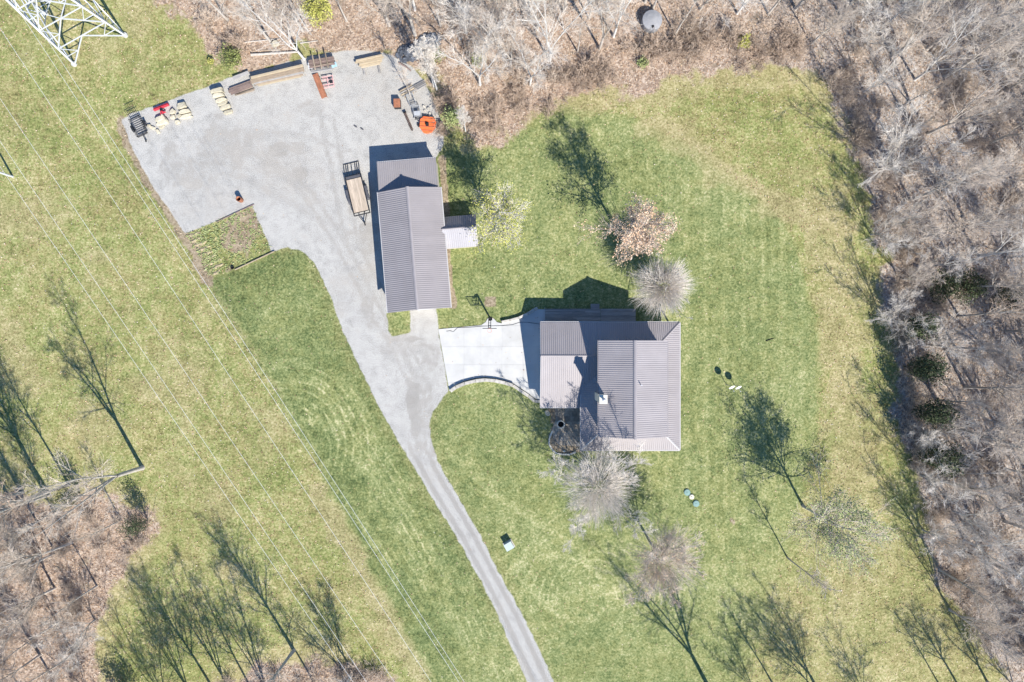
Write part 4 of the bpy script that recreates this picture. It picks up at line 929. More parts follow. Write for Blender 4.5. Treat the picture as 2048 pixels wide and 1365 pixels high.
# dark rubble heaps
for i, (px, py, r, lb) in enumerate([(818, 106, 1.25, 'lower left of two dark blue grey rubble heaps under the birch'), (856, 85, 1.2, 'upper right of two dark blue grey rubble heaps under the birch')]):
    r_ = random.Random(30 + i); mb = MB()
    for k in range(170):
        q = math.sqrt(r_.random()); a = r_.random() * 6.283; x, y = q * r * 1.25 * math.cos(a), q * r * .85 * math.sin(a)
        s_ = r_.uniform(.12, .3); Mx = Matrix.Translation((x, y, .55 * (1 - q * q) * r_.uniform(.5, 1))) @ Matrix.Rotation(r_.random() * 3, 4, 'Z') @ Matrix.Rotation(r_.uniform(-.5, .5), 4, 'X')
        mb.box((0, 0, 0), (s_ * 1.7, s_, s_ * .6), Mx)
    o = mb.build('rubble_heap', M['heap_grey']); o.location = W(px, py); o.rotation_euler = (0, 0, .35); tag(o, lb, 'rubble heap')
# pole at the left edge
t = empty('utility_pole', W(26, 354), 0, 'pale utility pole at the left edge under the power lines', 'pole')
MB().tube([(0, 0, 0), (0, 0, 11)], .13, 10, .09).build('shaft', M['galv'], t)
MB().box((0, 0, 10.3), (2.0, .1, .12)).build('crossarm', M['wood_grey'], t)
for q in (-.9, 0, .9): MB().lathe([(.06, 0), (.08, .08), (.05, .16), (0, .18)], 8, (q, 0, 10.36)).build('insulator', M['steel'], t)

# ------------------------------------------------------------------ lattice tower and wires
TC = Vector((-51.2, 38.0, 0)); tu = Vector((.87, .494, 0)); tv = Vector((-.494, .87, 0))
tower = empty('transmission_tower', TC, math.atan2(.494, .87), 'white galvanised lattice transmission tower at the top left', 'tower')
LV = [0, 3.2, 6.6, 10.2, 13.8, 17.2, 20.2, 22.8, 25.0, 27.0, 29.0]
def side(h): return (7.05 - 5.45 * min(h, 22.8) / 22.8) / 2
def corner(i, h): s = side(h); return Vector(((-s, s, s, -s)[i], (-s, -s, s, s)[i], h))
for i in range(4):
    MB().bar(corner(i, 0), corner(i, 22.8), .2, .2).bar(corner(i, 22.8), corner(i, 29.0), .16, .16).build('leg', M['galv'], tower)
    MB().tube([corner(i, 0) - Vector((0, 0, .2)), corner(i, 0) + Vector((0, 0, .25))], .3, 10).build('footing', M['concrete'], tower)
def brace(a, b, w=.1): MB().bar(a, b, w, w * .8).build('brace', M['galv'], tower)
for k in range(len(LV) - 1):
    h0, h1 = LV[k], LV[k + 1]
    for i in range(4):
        j = (i + 1) % 4; a0, b0, a1, b1 = corner(i, h0), corner(j, h0), corner(i, h1), corner(j, h1)
        brace(a1, b1, .1)
        if k < 4:
            m = (a1 + b1) / 2; brace(a0, m, .12); brace(b0, m, .12)
            qa_, qb_ = (a0 + m) / 2, (b0 + m) / 2
            brace(qa_, (a0 + a1) / 2, .07); brace(qb_, (b0 + b1) / 2, .07); brace(qa_, a1, .07); brace(qb_, b1, .07)
        else: brace(a0, b1, .09); brace(b0, a1, .09)
    if k in (1, 3):
        for i in range(4): brace((corner(i, h1) + corner((i + 1) % 4, h1)) / 2, (corner((i + 1) % 4, h1) + corner((i + 2) % 4, h1)) / 2, .08)
for s in (-1, 1):
    arm = MB()
    for y in (-.7, .7): arm.bar((s * .8, y, 27), (s * 7.4, 0, 27.2), .14); arm.bar((s * .8, y, 29), (s * 7.4, 0, 27.3), .12)
    for q in (2.5, 4.2, 5.8): arm.bar((s * q, -.7 * (7.4 - q) / 6.6, 27.05), (s * q, .7 * (7.4 - q) / 6.6, 27.05), .08)
    arm.build('crossarm', M['galv'], tower)
WR = [((152, 560), (702, 1365)), ((185, 560), (729, 1365)), ((0, 200), (785, 1365)), ((0, 59), (859, 1365)), ((50, 43), (900, 1342)), ((105, 98), (900, 1325))]
WL = ['leftmost', 'second from the left', 'third from the left', 'fourth from the left', 'second from the right', 'rightmost']
for i, (a, b) in enumerate(WR):
    dxy = (b[0] - a[0], b[1] - a[1])
    A = W(a[0], a[1], 25.5 if i > 1 else 24.0); B = W(b[0], b[1], 21.5); d = B - A
    # run back to the tower line and on past the bottom of the frame
    t0 = ((TC - A).dot(tv)) / d.dot(tv); t1 = 2.6; pts = []
    for k in range(41):
        t = t0 + (t1 - t0) * k / 40; p = A + d * t; sg = (k / 40)
        pts.append(Vector((p.x, p.y, p.z - 0.7 * 4 * sg * (1 - sg) * .5)))
    tag(MB().tube(pts, .0115, 6).build('power_line', M['wire']), WL[i] + ' of six power line wires crossing the grass', 'wire', 'power lines over the grass strip')

# ------------------------------------------------------------------ tree growing
def unit(v): return v / np.maximum(np.linalg.norm(v, axis=-1, keepdims=True), 1e-9)
def shoot(pos, d, L, n, rng, wig, up):
    """grow K polylines of n points"""
    pts = [pos]; K = len(pos); d = unit(d)
    for k in range(n - 1):
        d = unit(d + rng.normal(0, wig, (K, 3)) + np.array([0, 0, up]))
        pts.append(pts[-1] + d * (L / (n - 1))[:, None])
    return np.stack(pts, 1)
def level(par, prad, rng, cnt, t0, t1, ang, angv, lenr, n, wig, up, rr, tp=.5, rmin=.008, golden=False):
    Mn, pn = par.shape[:2]; idx = np.repeat(np.arange(Mn), cnt); K = len(idx)
    t = t0 + (t1 - t0) * ((np.tile(np.arange(cnt), Mn) + rng.random(K)) / cnt); f = np.clip(t * (pn - 1), 0, pn - 1.001); i = f.astype(int); a = (f - i)[:, None]
    p0, p1 = par[idx, i], par[idx, i + 1]; pos = p0 * (1 - a) + p1 * a; tan = unit(p1 - p0)
    rad = (prad[idx, i] * (1 - a[:, 0]) + prad[idx, i + 1] * a[:, 0]) * rr
    plen = np.linalg.norm(np.diff(par, axis=1), axis=2).sum(1)
    L = plen[idx] * lenr * (1 - tp * t) * rng.uniform(.65, 1.25, K)
    e1 = unit(np.cross(tan, np.array([.3, .5, .81]))); e2 = np.cross(tan, e1)
    az = (np.arange(K) * 2.39996 + rng.normal(0, .4, K)) if golden else rng.random(K) * 6.283
    perp = e1 * np.cos(az)[:, None] + e2 * np.sin(az)[:, None]
    an = np.radians(rng.normal(ang, angv, K))[:, None]
    pts = shoot(pos, np.cos(an) * tan + np.sin(an) * perp, L, n, rng, wig, up)
    r = np.maximum(rad[:, None] * np.linspace(1, .3, n)[None], rmin)
    return pts, r
def tubes(pts, rad, s):
    K, n = pts.shape[:2]; d = unit(np.gradient(pts, axis=1)); ref = np.array([.12, .31, .94])
    x = unit(np.cross(d, ref)); y = np.cross(d, x); a = np.arange(s) * 2 * np.pi / s
    ring = pts[:, :, None] + rad[:, :, None, None] * (x[:, :, None] * np.cos(a)[None, None, :, None] + y[:, :, None] * np.sin(a)[None, None, :, None])
    v = ring.reshape(-1, 3); b = np.arange(K * n * s).reshape(K, n, s)
    q = np.stack([b[:, :-1], np.roll(b, -1, 2)[:, :-1], np.roll(b, -1, 2)[:, 1:], b[:, 1:]], -1).reshape(-1, 4)
    return v, q
def join(parts):
    vs, fs, o = [], [], 0
    for v, f in parts: vs.append(v); fs.append(f + o); o += len(v)
    return np.concatenate(vs), np.concatenate(fs)
def leaf_quads(c, size, rng, flat=.6):
    K = len(c); nrm = unit(rng.normal(0, 1, (K, 3)) + np.array([0, 0, flat])); a = unit(np.cross(nrm, rng.normal(0, 1, (K, 3)))); b = np.cross(nrm, a)
    s = (size * rng.uniform(.6, 1.3, K))[:, None]; a = a * s; b = b * s * .7
    v = np.stack([c - a, c - b * .9, c + a, c + b * .9], 1).reshape(-1, 3)
    return v, np.arange(K * 4).reshape(K, 4)

def make_tree(seed, H, r0, fork, nst, stem_ang, limbs, br, tw, fine, spread=1.0, leaves=0, leaf=None, leaf_size=.09, bark='bark', twig='twig', leafmat=None, wig=.07, sides=3, rt=.012, lean=0.0, up=.05, limb_ang=42, leaf_lo=0.0, hair=None):
    """returns dict of meshes for one tree of height about H"""
    rng = np.random.default_rng(seed)
    tr = shoot(np.zeros((1, 3)) - np.array([[0, 0, .15]]), np.array([[lean, lean * .3, 1.0]]), np.array([(H if nst == 0 else fork) + .15]), 9, rng, wig * .35, .04)
    rt0 = np.linspace(r0, r0 * (.22 if nst == 0 else .8), 9)[None]; rt0[0, 0] *= 1.35
    wood = [tubes(tr, rt0, 8)]
    if nst:
        az = np.arange(nst) * 2.39996 + rng.random() * 6; an = np.radians(rng.normal(stem_ang, stem_ang * .3, nst))
        d = np.stack([np.sin(an) * np.cos(az), np.sin(an) * np.sin(az), np.cos(an)], 1)
        stems = shoot(np.repeat(tr[:, -1], nst, 0), d, (H - fork) / np.cos(an * .55) * rng.uniform(.78, 1.05, nst), 9, rng, wig, up * .8)
        rs = np.repeat(np.linspace(r0 * .8 / max(1, nst) ** .42, r0 * .12, 9)[None], nst, 0); wood.append(tubes(stems, rs, 6)); par, pr, t0 = stems, rs, .12
    else: par, pr, t0 = tr, rt0, .32
    L1, R1 = level(par, pr, rng, limbs, t0, .97, limb_ang, 10, .36 * spread, 7, wig, up, .55, .55, .02, True)
    wood.append(tubes(L1, R1, 5))
    L2, R2 = level(L1, R1, rng, br, .12, .98, 34, 11, .6, 5, wig * .7, up * .6, .6, .45, rt * 1.25)
    L3, R3 = level(L2, R2, rng, tw, .1, 1.0, 35, 12, .6, 4, wig * .7, .01, .7, .4, rt)
    crown = [tubes(L2, R2, 4), tubes(L3, R3, sides)]; tips = L3
    if fine:
        L4, R4 = level(L3, R3, rng, fine, .1, 1.0, 32, 12, .8, 3, wig * .7, .01, .8, .3, rt * .8)
        crown.append(tubes(L4, R4, 3)); tips = L4
    if hair:                                                   # long straight one-year shoots all round the crown
        hn, hz, hr = hair; u_ = unit(rng.normal(0, 1, (hn, 3)) + np.array([0, 0, .25])); q_ = rng.uniform(.25, .8, (hn, 1))
        c_ = np.array([0, 0, hz]); p_ = c_ + u_ * q_ * hr
        q_ *= (.75 + .35 * np.sin(u_[:, :1] * 4 + seed) * np.cos(u_[:, 1:2] * 5))
        p_ = c_ + u_ * q_ * hr
        HL = shoot(p_, u_ + rng.normal(0, .24, (hn, 3)) + np.array([0, 0, .15]), hr[0] * rng.uniform(.25, .5, hn), 4, rng, .05, .02)
        crown.append(tubes(HL, np.repeat(np.linspace(.016, .006, 4)[None], hn, 0), 3))
    out = dict(H=H, trunk=np_mesh('trunk', *join(wood), True), crown=np_mesh('crown', *join(crown), True))
    out['trunk'].materials.append(M[bark]); out['crown'].materials.append(M[twig])
    if leaves:
        c = tips.reshape(-1, 3); c = c[c[:, 2] > leaf_lo * H]; c = c[rng.integers(0, len(c), leaves)] + rng.normal(0, .22, (leaves, 3))
        out['leaves'] = np_mesh('foliage', *leaf_quads(c, leaf_size, rng)); out['leaves'].materials.append(M[leafmat])
    return out
def plant(T, px, py, h, label, cat='tree', group=None, name='bare_tree', rz=None, wide=1.0, tilt=None):
    k = h / T['H']; o = empty(name, W(px, py), random.random() * 6.283 if rz is None else rz, label, cat, group)
    o.scale = (k * wide, k * wide, k)
    if tilt: o.rotation_euler = (tilt[0], tilt[1], o.rotation_euler[2])
    t_ = link_mesh('trunk', T['trunk'], None, o); link_mesh('crown', T['crown'], None, o)
    if 'leaves' in T: link_mesh('foliage', T['leaves'], None, o)
    return o

random.seed(77)
FT = [make_tree(101, 16, .2, 3.0, 3, 13, 9, 6, 5, 3, 1.0, wig=.05, twig='twig_pale', bark='bark_white', limb_ang=30, up=.045, rt=.008),
      make_tree(102, 16, .19, 0, 0, 0, 22, 7, 5, 3, .95, wig=.06, limb_ang=34, up=.05, rt=.008),
      make_tree(103, 15, .19, 2.4, 4, 15, 8, 6, 5, 3, 1.0, wig=.06, twig='twig', limb_ang=30, up=.045, rt=.008),
      make_tree(104, 14, .13, 0, 0, 0, 16, 6, 4, 3, .7, wig=.07, twig='twig_brown', bark='bark', limb_ang=30, up=.04, rt=.008),
      make_tree(105, 13, .15, 1.2, 6, 19, 7, 6, 5, 3, 1.0, wig=.06, twig='twig_pale', bark='bark', limb_ang=32, up=.03, rt=.008),
      make_tree(106, 17, .22, 4.6, 3, 13, 9, 6, 5, 3, .95, wig=.05, twig='twig', bark='bark', limb_ang=32, up=.045, rt=.008)]
SAP = make_tree(107, 10, .085, 0, 0, 0, 13, 5, 4, 3, .8, wig=.06, twig='twig', limb_ang=26, rt=.008, up=.05)
SHADOW_TREE = make_tree(108, 18, .22, 4.5, 4, 14, 9, 6, 4, 3, .9, wig=.05, twig='twig', bark='bark', limb_ang=30, rt=.008)

# --- trees of the yard
T_ = make_tree(201, 8.6, .15, 1.0, 14, 24, 6, 4, 3, 0, .5, wig=.04, hair=(3000, 5.2, np.array([3.9, 3.9, 3.9])), twig='twig_pale', bark='bark', up=.06, limb_ang=32, rt=.011)
plant(T_, 1307, 579, 8.6, 'rounded grey ornamental tree with dense bare twigs behind the house', wide=1.0, rz=.5)
T_ = make_tree(202, 13.4, .17, 0, 0, 0, 26, 8, 5, 3, 1.0, rt=.008, leaves=4800, leafmat='leaf_orange', leaf_size=.10, twig='twig', bark='bark_dark', limb_ang=58, leaf_lo=.12)
plant(T_, 1241, 477, 13.4, 'tree still holding russet brown leaves on the back lawn', name='leafy_tree', rz=.2)
T_ = make_tree(203, 10, .15, 0, 0, 0, 24, 7, 5, 3, 1.1, rt=.009, leaves=5600, leafmat='leaf_lime', leaf_size=.072, twig='twig_pale', bark='bark_white', limb_ang=50)
plant(T_, 993, 458, 10.0, 'yellow green leafing tree beside the shed on the barn', name='leafy_tree', rz=1.1, wide=1.3)
T_ = make_tree(204, 13.5, .19, 1.9, 8, 30, 9, 7, 6, 4, .9, rt=.009, limb_ang=36, up=.02, hair=(1700, 7.6, np.array([5.8, 5.8, 4.6])), wig=.07, twig='twig_pale', bark='bark')
plant(T_, 1184, 955, 11.5, 'bare pale grey tree just below the front corner of the house', rz=2.0)
T_ = make_tree(205, 12.5, .17, 2.6, 7, 30, 9, 7, 6, 4, .9, rt=.008, limb_ang=36, up=.02, hair=(1000, 7.2, np.array([5.2, 5.2, 4.2])), wig=.08, twig='twig', bark='bark', leaves=1500, leafmat='leaf_orange', leaf_size=.07)
plant(T_, 1302, 1087, 12.0, 'bare brownish grey tree in the middle of the front lawn', rz=.9)
plant(SHADOW_TREE, 1432, 1402, 22, 'tall bare tree whose trunk shadow crosses the lower lawn', rz=.3)
plant(SAP, 1575, 1116, 10.2, 'slender leaning young bare tree on the right front lawn', rz=.4)
T_ = make_tree(208, 10.8, .12, 0, 0, 0, 26, 8, 5, 3, 1.35, rt=.008, leaves=6500, leafmat='leaf_soft', leaf_size=.072, twig='twig', bark='bark', limb_ang=50, leaf_lo=.2)
plant(T_, 1606, 1012, 10.8, 'fine leaved pale green tree on the right lawn with dark shadow', name='leafy_tree', rz=.7, wide=1.35)

# --- woods along the top
tops = [(608, 118, 13, 0, 'pale multi stemmed tree at the right end of the timber pile'), (541, 84, 13, 5, 'pale leaning tree beside the tan boulder at the top'), (606, 63, 14, 2, 'bare tree left of the yellow green tree at the top'), (616, 62, 11, 3, 'thin bare tree beside the yellow green tree at the top'),
        (694, 43, 12, 3, 'bare tree right of the yellow green tree at the top'), (779, 52, 14, 2, 'double stemmed bare tree at the top above the small board stack'), (881, 52, 12, 3, 'thin bare tree at the top above the rubble heaps'), (933, 66, 14, 0, 'pale bare tree at the top right of the rubble heaps'),
        (1021, 136, 15, 2, 'big many stemmed pale tree in the leaves above the back lawn'), (1128, 25, 15, 5, 'thick pale trunk at the top edge'), (1155, 104, 9, 3, 'small pale tree above the brown brush'), (1199, 98, 12, 5, 'pale tree right of the small one above the brown brush'), (1178, 38, 12, 3, 'slim tree near the top edge left of the tank'), (1227, 73, 14, 0, 'pale forked tree left of the round tank')]
for (px, py, h, k, lb) in tops: plant(FT[k], px, py, h, lb, group='trees in the leaf litter at the top')
BIR = make_tree(301, 14, .12, 0, 0, 0, 18, 6, 6, 4, .55, wig=.05, twig='twig_pale', bark='bark_white', limb_ang=30)
plant(BIR, 874, 180, 13.5, 'white barked birch beside the dark rubble heaps', rz=.2); plant(BIR, 868, 174, 12, 'second stem of birch left of the taller white birch', rz=2.4)
plant(BIR, 931, 263, 8.5, 'thin white birch above the leafy yard tree', rz=1.4); plant(SAP, 821, 195, 8.0, 'slender bare sapling behind the short pale boards', rz=2.1)
random.seed(8)
for (px, py) in [(455, 40), (380, -20), (500, -40), (560, -60), (650, -70), (760, -50), (860, -30), (960, 10), (1030, -60), (1090, -40), (1260, -50), (1340, -40), (1400, 20), (1000, 60), (720, -10), (480, 5), (590, 20), (680, 15), (830, 20), (905, 5), (975, 95), (1075, 60), (1100, 120), (1290, 5), (1060, 170), (960, 170), (830, 70), (1350, 70)]:
    k = random.randrange(6); plant(FT[k], px, py, random.uniform(11, 16), '%s at the top edge, %s' % (['forked pale barked tree', 'straight single stemmed tree', 'many stemmed grey tree', 'slim brown twigged tree', 'low branching pale tree', 'tall three stemmed tree'][k], 'above the timber piles' if px < 700 else 'above the barn' if px < 930 else 'above the back lawn' if px < 1200 else 'near the round tank'), group='bare trees along the top edge')
# --- right hand woods
EXP = [(1758, 338, 13, 4), (1742, 470, 9, 4), (1776, 452, 11, 2), (1765, 640, 8, 4), (1850, 690, 9, 4), (1835, 860, 9, 4), (1842, 950, 10, 4), (1870, 800, 10, 2), (1800, 560, 9, 2), (1880, 1140, 11, 1), (1900, 1220, 12, 2), (1845, 1060, 9, 4), (1830, 160, 12, 0), (1720, 95, 9, 4), (1880, 1372, 9, 3), (1925, 1385, 11, 1), (1975, 1365, 12, 2)]
pos = []
PE = pw(LITTER_E)
random.seed(31)
for (px, py, h, k) in EXP: pos.append((px, py, h, k))
tries = 0
while len(pos) < 118 and tries < 9000:
    tries += 1; px, py = random.uniform(1250, 2180), random.uniform(-60, 1440)
    if px < 1650 and py > 95: continue
    if px < 1500 and py > 40: continue
    q = pw([(px, py)])
    if sdf(q, PE)[0] < 1.4: continue
    if all(math.hypot(px - a[0], py - a[1]) > 54 for a in pos): pos.append((px, py, random.uniform(8.5, 15), random.randrange(6)))
for (px, py, h, k) in pos:
    reg = 'upper' if py < 430 else 'middle' if py < 900 else 'lower'
    look = ['forked pale barked tree', 'straight single stemmed tree', 'many stemmed grey tree', 'slim brown twigged tree', 'low branching pale tree', 'tall three stemmed tree'][k]
    dp = 'at the grass border' if sdf(pw([(px, py)]), PE)[0] < 5 else 'near the outer edge' if px > 1960 or py < 20 else 'in the middle'
    plant(FT[k], px, py, h, '%s %s of the %s right hand woods' % (look, dp, reg), group='bare trees in the right hand woods', wide=1.12)
# --- left woods and the trees below the frame that throw the long shadows
LF = [(285, 936, 20, 5, 'tallest bare tree at the corner of the left woods'), (138, 970, 17, 3, 'slim tree left of the tallest tree in the left woods'), (92, 985, 19, 1, 'bare tree with long straight shadow in the left woods'), (100, 990, 17, 3, 'thin twin tree beside the straight one in the left woods'), (243, 1041, 9, 3, 'short thin tree below the tallest tree on the left'),
      (45, 985, 17, 3, 'slim tree near the left edge casting a narrow shadow'), (20, 1000, 16, 1, 'bare tree at the very left edge of the woods'), (143, 1086, 14, 1, 'dark stemmed tree in the middle of the left woods'), (112, 1106, 13, 3, 'leaning tree just left of the dark stemmed one'), (194, 1172, 11, 3, 'thin tree at the right border of the left woods'), (190, 1240, 9, 4, 'low bushy tree on the border of the left woods')]
for (px, py, h, k, lb) in LF: plant(FT[k], px, py, h, lb, group='trees of the left woods')
random.seed(12)
cnt = 0; lp = [(a[0], a[1]) for a in LF]
while cnt < 22:
    px, py = random.uniform(-160, 190), random.uniform(1040, 1440)
    if all(math.hypot(px - a[0], py - a[1]) > 55 for a in lp):
        lp.append((px, py)); cnt += 1
        k = random.choice([1, 2, 3, 3, 4]); plant(FT[k], px, py, random.uniform(9, 14), '%s %s of the left woods' % (['', 'straight single stemmed tree', 'many stemmed grey tree', 'slim brown twigged tree', 'low branching pale tree'][k], ('at the left edge' if px < 40 else 'in the middle' if px < 120 else 'on the right side') + ' of the ' + ('upper part' if py < 1180 else 'lower part' if py > 1310 else 'centre')), group='bare trees in the left woods')
BT = [(588, 1301, 15.5, 1, 'bare tree standing on the grass near the bottom left'), (640, 1385, 15, 3, 'bare tree below the lower edge casting a thin shadow'), (690, 1352, 10, 4, 'spreading bare tree in the brush at the bottom'), (706, 1345, 11.5, 2, 'bare tree above the dark brush at the bottom'), (560, 1425, 17, 2, 'bare tree beyond the bottom edge left of the drive'),
      (515, 1400, 15, 3, 'slim bare tree beyond the bottom edge left of the drive'), (468, 1392, 15, 2, 'forked bare tree beyond the bottom edge near the left woods'), (440, 1400, 16, 1, 'straight bare tree beyond the bottom edge near the left woods'), (395, 1410, 14, 2, 'bare tree beyond the bottom left edge'), (345, 1425, 13, 4, 'low spreading tree beyond the bottom left edge'),
      (1548, 1372, 11, 3, 'bare tree at the bottom edge of the right front lawn'), (1512, 1390, 8, 4, 'small bare tree beyond the bottom edge of the lawn'), (1642, 1392, 15, 2, 'larger bare tree beyond the bottom edge of the right lawn'), (1625, 1380, 11, 4, 'bushy tree beside the larger one at the bottom edge'), (1740, 1410, 9, 4, 'low tree beyond the bottom edge of the meadow')]
for (px, py, h, k, lb) in BT: plant(FT[k], px, py, h, lb, group='trees along the bottom edge')

# --- shrubs and small evergreens
def shrub(px, py, h, r, n, leafmat, label, seed, lsz=.09, stem=True, name='shrub', group=None, z0=.15):
    rng = np.random.default_rng(seed); o = empty(name, W(px, py), 0, label, 'shrub', group); K = 26
    az = rng.random(K) * 6.283; an = rng.uniform(.05, .6, K); d = np.stack([np.sin(an) * np.cos(az), np.sin(an) * np.sin(az), np.cos(an)], 1)
    st_ = shoot(np.zeros((K, 3)), d, h * rng.uniform(.6, 1.05, K), 6, rng, .1, .02); b2, r2 = level(st_, np.full((K, 6), .018), rng, 6, .2, 1, 45, 12, .4, 4, .1, .03, .7)
    link_mesh('stems', np_mesh('stems', *join([tubes(st_, np.full((K, 6), .016), 3), tubes(b2, r2, 3)])), M['bark_dark'], o)
    u_ = unit(rng.normal(0, 1, (n, 3))) * (rng.random((n, 1)) ** .45); lump = 1 + .3 * np.sin(u_[:, :1] * 5 + seed) * np.cos(u_[:, 1:2] * 4)
    c = u_ * lump * np.array([r, r, h * .45]) + np.array([0, 0, h * (.5 + z0)])
    link_mesh('foliage', np_mesh('foliage', *leaf_quads(c, lsz, rng)), M[leafmat], o); return o
shrub(646, 40, 4.5, 1.75, 2600, 'leaf_lime', 'small round yellow green tree in the leaves at the top', 401, .1, z0=.1)
shrub(470, 124, 2.0, 1.5, 1700, 'leaf_green', 'green shrub left of the timber pile', 402); shrub(908, 243, 2.4, 1.3, 1500, 'leaf_soft', 'soft green bush between the orange mower and the birch', 403)
shrub(1482, 90, 1.6, .85, 900, 'leaf_lime', 'bright yellow green bush in the brown thicket at the top right', 404); shrub(955, 125, 1.3, 1.0, 600, 'leaf_green', 'low olive shrub in the leaves above the brush', 405)
shrub(873, 118, 1.2, 1.0, 500, 'leaf_green', 'low olive shrub right of the rubble heaps', 406); shrub(1284, 130, 1.0, .7, 500, 'leaf_soft', 'small pale green shrub in the brush below the tank', 407)
shrub(1920, 575, 3.0, 2.0, 2200, 'leaf_dark', 'dark evergreen in the middle of the right woods', 408, .1); shrub(1868, 575, 3.4, 1.9, 2400, 'leaf_dark', 'dark evergreen at the edge of the right woods', 409, .1); shrub(1995, 600, 3.0, 1.8, 2000, 'leaf_dark', 'dark evergreen near the right edge', 410, .1)
shrub(1812, 735, 6.5, 1.7, 3000, 'leaf_dark', 'tall dark evergreen at the edge of the meadow', 411, .11); shrub(1838, 905, 7.0, 1.8, 3200, 'leaf_dark', 'lower tall dark evergreen at the edge of the meadow', 412, .11)
shrub(1806, 655, 5.5, 1.6, 2600, 'leaf_dark', 'added dark evergreen shading the bend of the meadow edge', 417, .11); shrub(1828, 820, 6.5, 1.6, 2800, 'leaf_dark', 'added dark evergreen shading the gap between the two tall ones', 418, .11)  # both evergreens added to deepen the shadow band along the wood edge
shrub(262, 1392, 4.4, 1.9, 2200, 'leaf_dark', 'dark cedar at the bottom left corner of the woods', 413, .1); shrub(296, 1040, 4.6, 1.2, 1500, 'leaf_dark', 'ivy covered stump at the border of the left woods', 414, .08); shrub(160, 985, 4.2, 1.3, 1300, 'leaf_dark', 'dark evergreen between the left trees', 415, .08)
shrub(425, 126, .8, .4, 160, 'leaf_lime', 'tiny bright green sprout left of the green shrub', 416)

# --- undergrowth: thickets nobody could count
def bush_proto(seed, dens=1.0):
    rng = np.random.default_rng(seed); K = int(20 * dens); az = rng.random(K) * 6.283; an = rng.uniform(.1, 1.0, K)
    d = np.stack([np.sin(an) * np.cos(az), np.sin(an) * np.sin(az), np.cos(an)], 1)
    st_ = shoot(rng.normal(0, .25, (K, 3)) * np.array([1, 1, 0]), d, rng.uniform(1.1, 2.3, K), 6, rng, .14, -.02)
    b2, r2 = level(st_, np.full((K, 6), .02), rng, 6, .2, 1, 45, 15, .5, 4, .16, .02, .7, rmin=.011)
    b3, r3 = level(b2, r2, rng, 4, .2, 1, 42, 15, .6, 3, .16, .02, .8, rmin=.010)
    return join([tubes(st_, np.full((K, 6), .018), 3), tubes(b2, r2, 3), tubes(b3, r3, 3)])
PR = [bush_proto(s) for s in (501, 502, 503)]
def thicket(name, spots, m, label):
    r = np.random.default_rng(len(spots)); parts = []
    for (px, py, s) in spots:
        v, f = PR[r.integers(0, 3)]; a = r.random() * 6.283; c, sn_ = math.cos(a), math.sin(a); p = W(px, py)
        R = np.array([[c, -sn_, 0], [sn_, c, 0], [0, 0, 1]]); parts.append((v @ R.T * np.array([s, s, s * r.uniform(.7, 1.1)]) + np.array(p), f))
    o = link_mesh(name, np_mesh(name, *join(parts)), M[m]); return tag(o, label, 'undergrowth', kind='stuff')
def scatter(poly, n, smin, smax, seed, edge=.3, keep=None):
    r = random.Random(seed); pq = pw(poly); bx0, bx1 = min(p[0] for p in poly), max(p[0] for p in poly); by0, by1 = min(p[1] for p in poly), max(p[1] for p in poly); out = []
    while len(out) < n:
        k = 400; xs = np.array([(r.uniform(max(bx0, -60), min(bx1, 2110)), r.uniform(max(by0, -50), min(by1, 1415))) for _ in range(k)]); d = sdf(pw(xs), pq)
        for q, dd in zip(xs, d):
            if dd > edge and (keep is None or keep(q[0], q[1], r)): out.append((q[0], q[1], r.uniform(smin, smax)))
            if len(out) >= n: break
    return out
def keep_r(x, y, r):
    if x > 1650: return True
    if x > 1240 and y > 20: return r.random() < .9
    if x > 880 and y > 130: return r.random() < .75
    return r.random() < .05
sp = scatter(LITTER_E, 130, .55, 1.25, 61, .5, keep_r)
ed_ = []
rr_ = random.Random(4)
for i in range(80):                                         # the dense border of the right woods
    t = rr_.random() * 11; k = int(t); pts_ = [(1655, 140), (1690, 200), (1712, 290), (1752, 400), (1780, 520), (1792, 620), (1800, 740), (1818, 880), (1838, 990), (1870, 1100), (1915, 1190), (1975, 1300)]
    a, b_ = pts_[k], pts_[k + 1]; q = t - k; ed_.append((a[0] + (b_[0] - a[0]) * q + rr_.uniform(-4, 34), a[1] + (b_[1] - a[1]) * q + rr_.uniform(-10, 10), rr_.uniform(.5, 1.15)))
thicket('undergrowth', sp + ed_, 'brush', 'grey brown thicket of twigs under the trees on the right')
cl = []
for (cx, cy, n, w, s) in [(985, 225, 10, 34, .9), (1140, 165, 10, 22, .9), (1195, 150, 14, 26, 1.0), (1310, 105, 12, 34, 1.05), (1400, 80, 14, 50, 1.05), (1500, 110, 12, 50, 1.0), (1580, 90, 10, 40, 1.0), (890, 210, 12, 12, .9), (885, 265, 5, 12, .7), (470, 95, 9, 14, .9), (945, 100, 5, 10, .8), (1100, 215, 5, 16, .6), (1040, 200, 10, 30, .8)]:
    for _ in range(n): cl.append((cx + rr_.gauss(0, w * .6), cy + rr_.gauss(0, w * .4), s * rr_.uniform(.5, 1.1)))
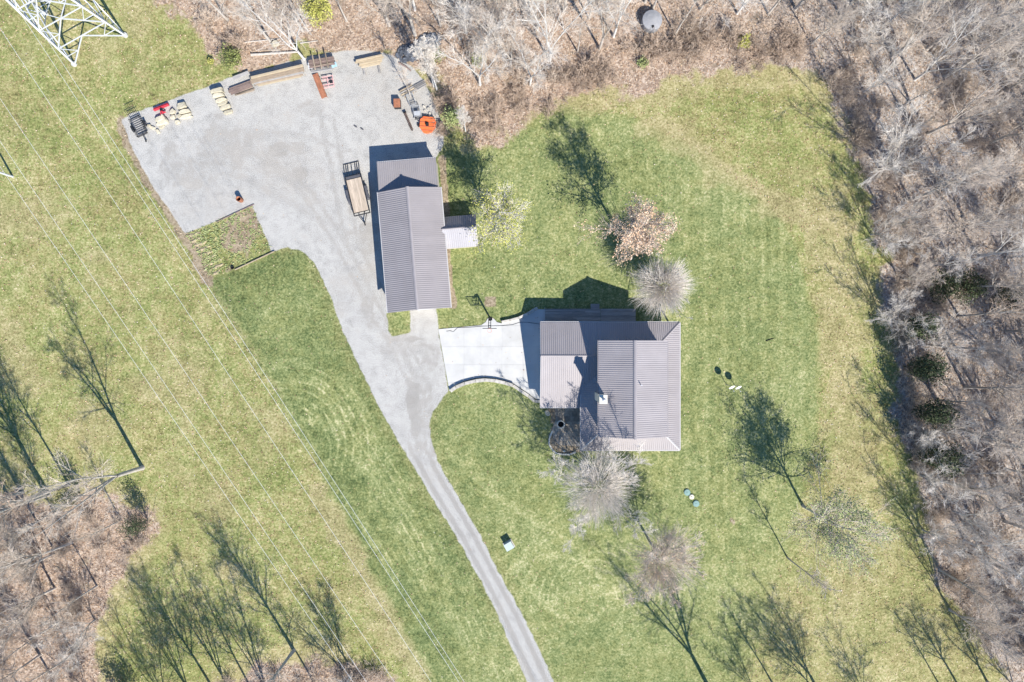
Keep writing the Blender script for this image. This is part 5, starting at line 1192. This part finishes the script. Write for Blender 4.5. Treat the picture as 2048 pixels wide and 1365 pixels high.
thicket('undergrowth', cl, 'twig_brown', 'brown brush clumps between the leaf litter and the back lawn')
cl = scatter(LITTER_W, 70, .4, .9, 62, .6)
for _ in range(16): cl.append((720 + rr_.gauss(0, 24), 1352 + rr_.gauss(0, 14), rr_.uniform(.6, 1.1)))
for _ in range(12): cl.append((560 + rr_.gauss(0, 40), 1370 + rr_.gauss(0, 14), rr_.uniform(.5, .9)))
thicket('undergrowth', cl, 'brush', 'thin brush in the left woods and along the bottom edge')
rngw = np.random.default_rng(88); gw_ = scatter(GARDEN, 420, .5, 1, 90, .1, lambda x, y, r: r.random() < (.9 if x + .4 * (y - 480) < 452 else .35))
cw = np.repeat(np.array([[*W(a, b)] for a, b, c in gw_]), 7, 0) + rngw.normal(0, .1, (420 * 7, 3)) * np.array([1, 1, .3]) + np.array([0, 0, .1])
tag(link_mesh('garden_weeds', np_mesh('garden_weeds', *leaf_quads(cw, .085, rngw, 1.5)), M['leaf_soft']), 'low green weeds growing over the garden plot', 'weeds', kind='stuff')
# --- fallen leaves
rng = np.random.default_rng(71)
q = np.stack([rng.uniform(-63, 63, 330000), rng.uniform(-43, 43, 330000)], 1)
gi = np.clip(((q[:, 0] - x0) / st).round().astype(int), 0, nx - 1) + nx * np.clip(((q[:, 1] - y0) / st).round().astype(int), 0, ny - 1)
pr = np.where(A_gravel[gi] > 0, .002, np.where(A_litter[gi] > .5, .75, np.where(A_lawn[gi] > .5, .02, .13)))
pr = pr * np.where((q[:, 0] > 4) & (q[:, 0] < 20) & (q[:, 1] > -13) & (q[:, 1] < 4), 0, 1) * np.where((q[:, 0] < -6.5) & (q[:, 0] > -17) & (q[:, 1] > 2) & (q[:, 1] < 23), 0, 1)
q = q[rng.random(len(q)) < pr]; c = np.concatenate([q, rng.uniform(.03, .1, (len(q), 1))], 1)
lv_ = link_mesh('fallen_leaves', np_mesh('fallen_leaves', *leaf_quads(c, .075, rng, 2.5)), M['leaf_litter']); tag(lv_, 'brown and tan fallen leaves scattered over woods and grass', 'leaves', kind='stuff')
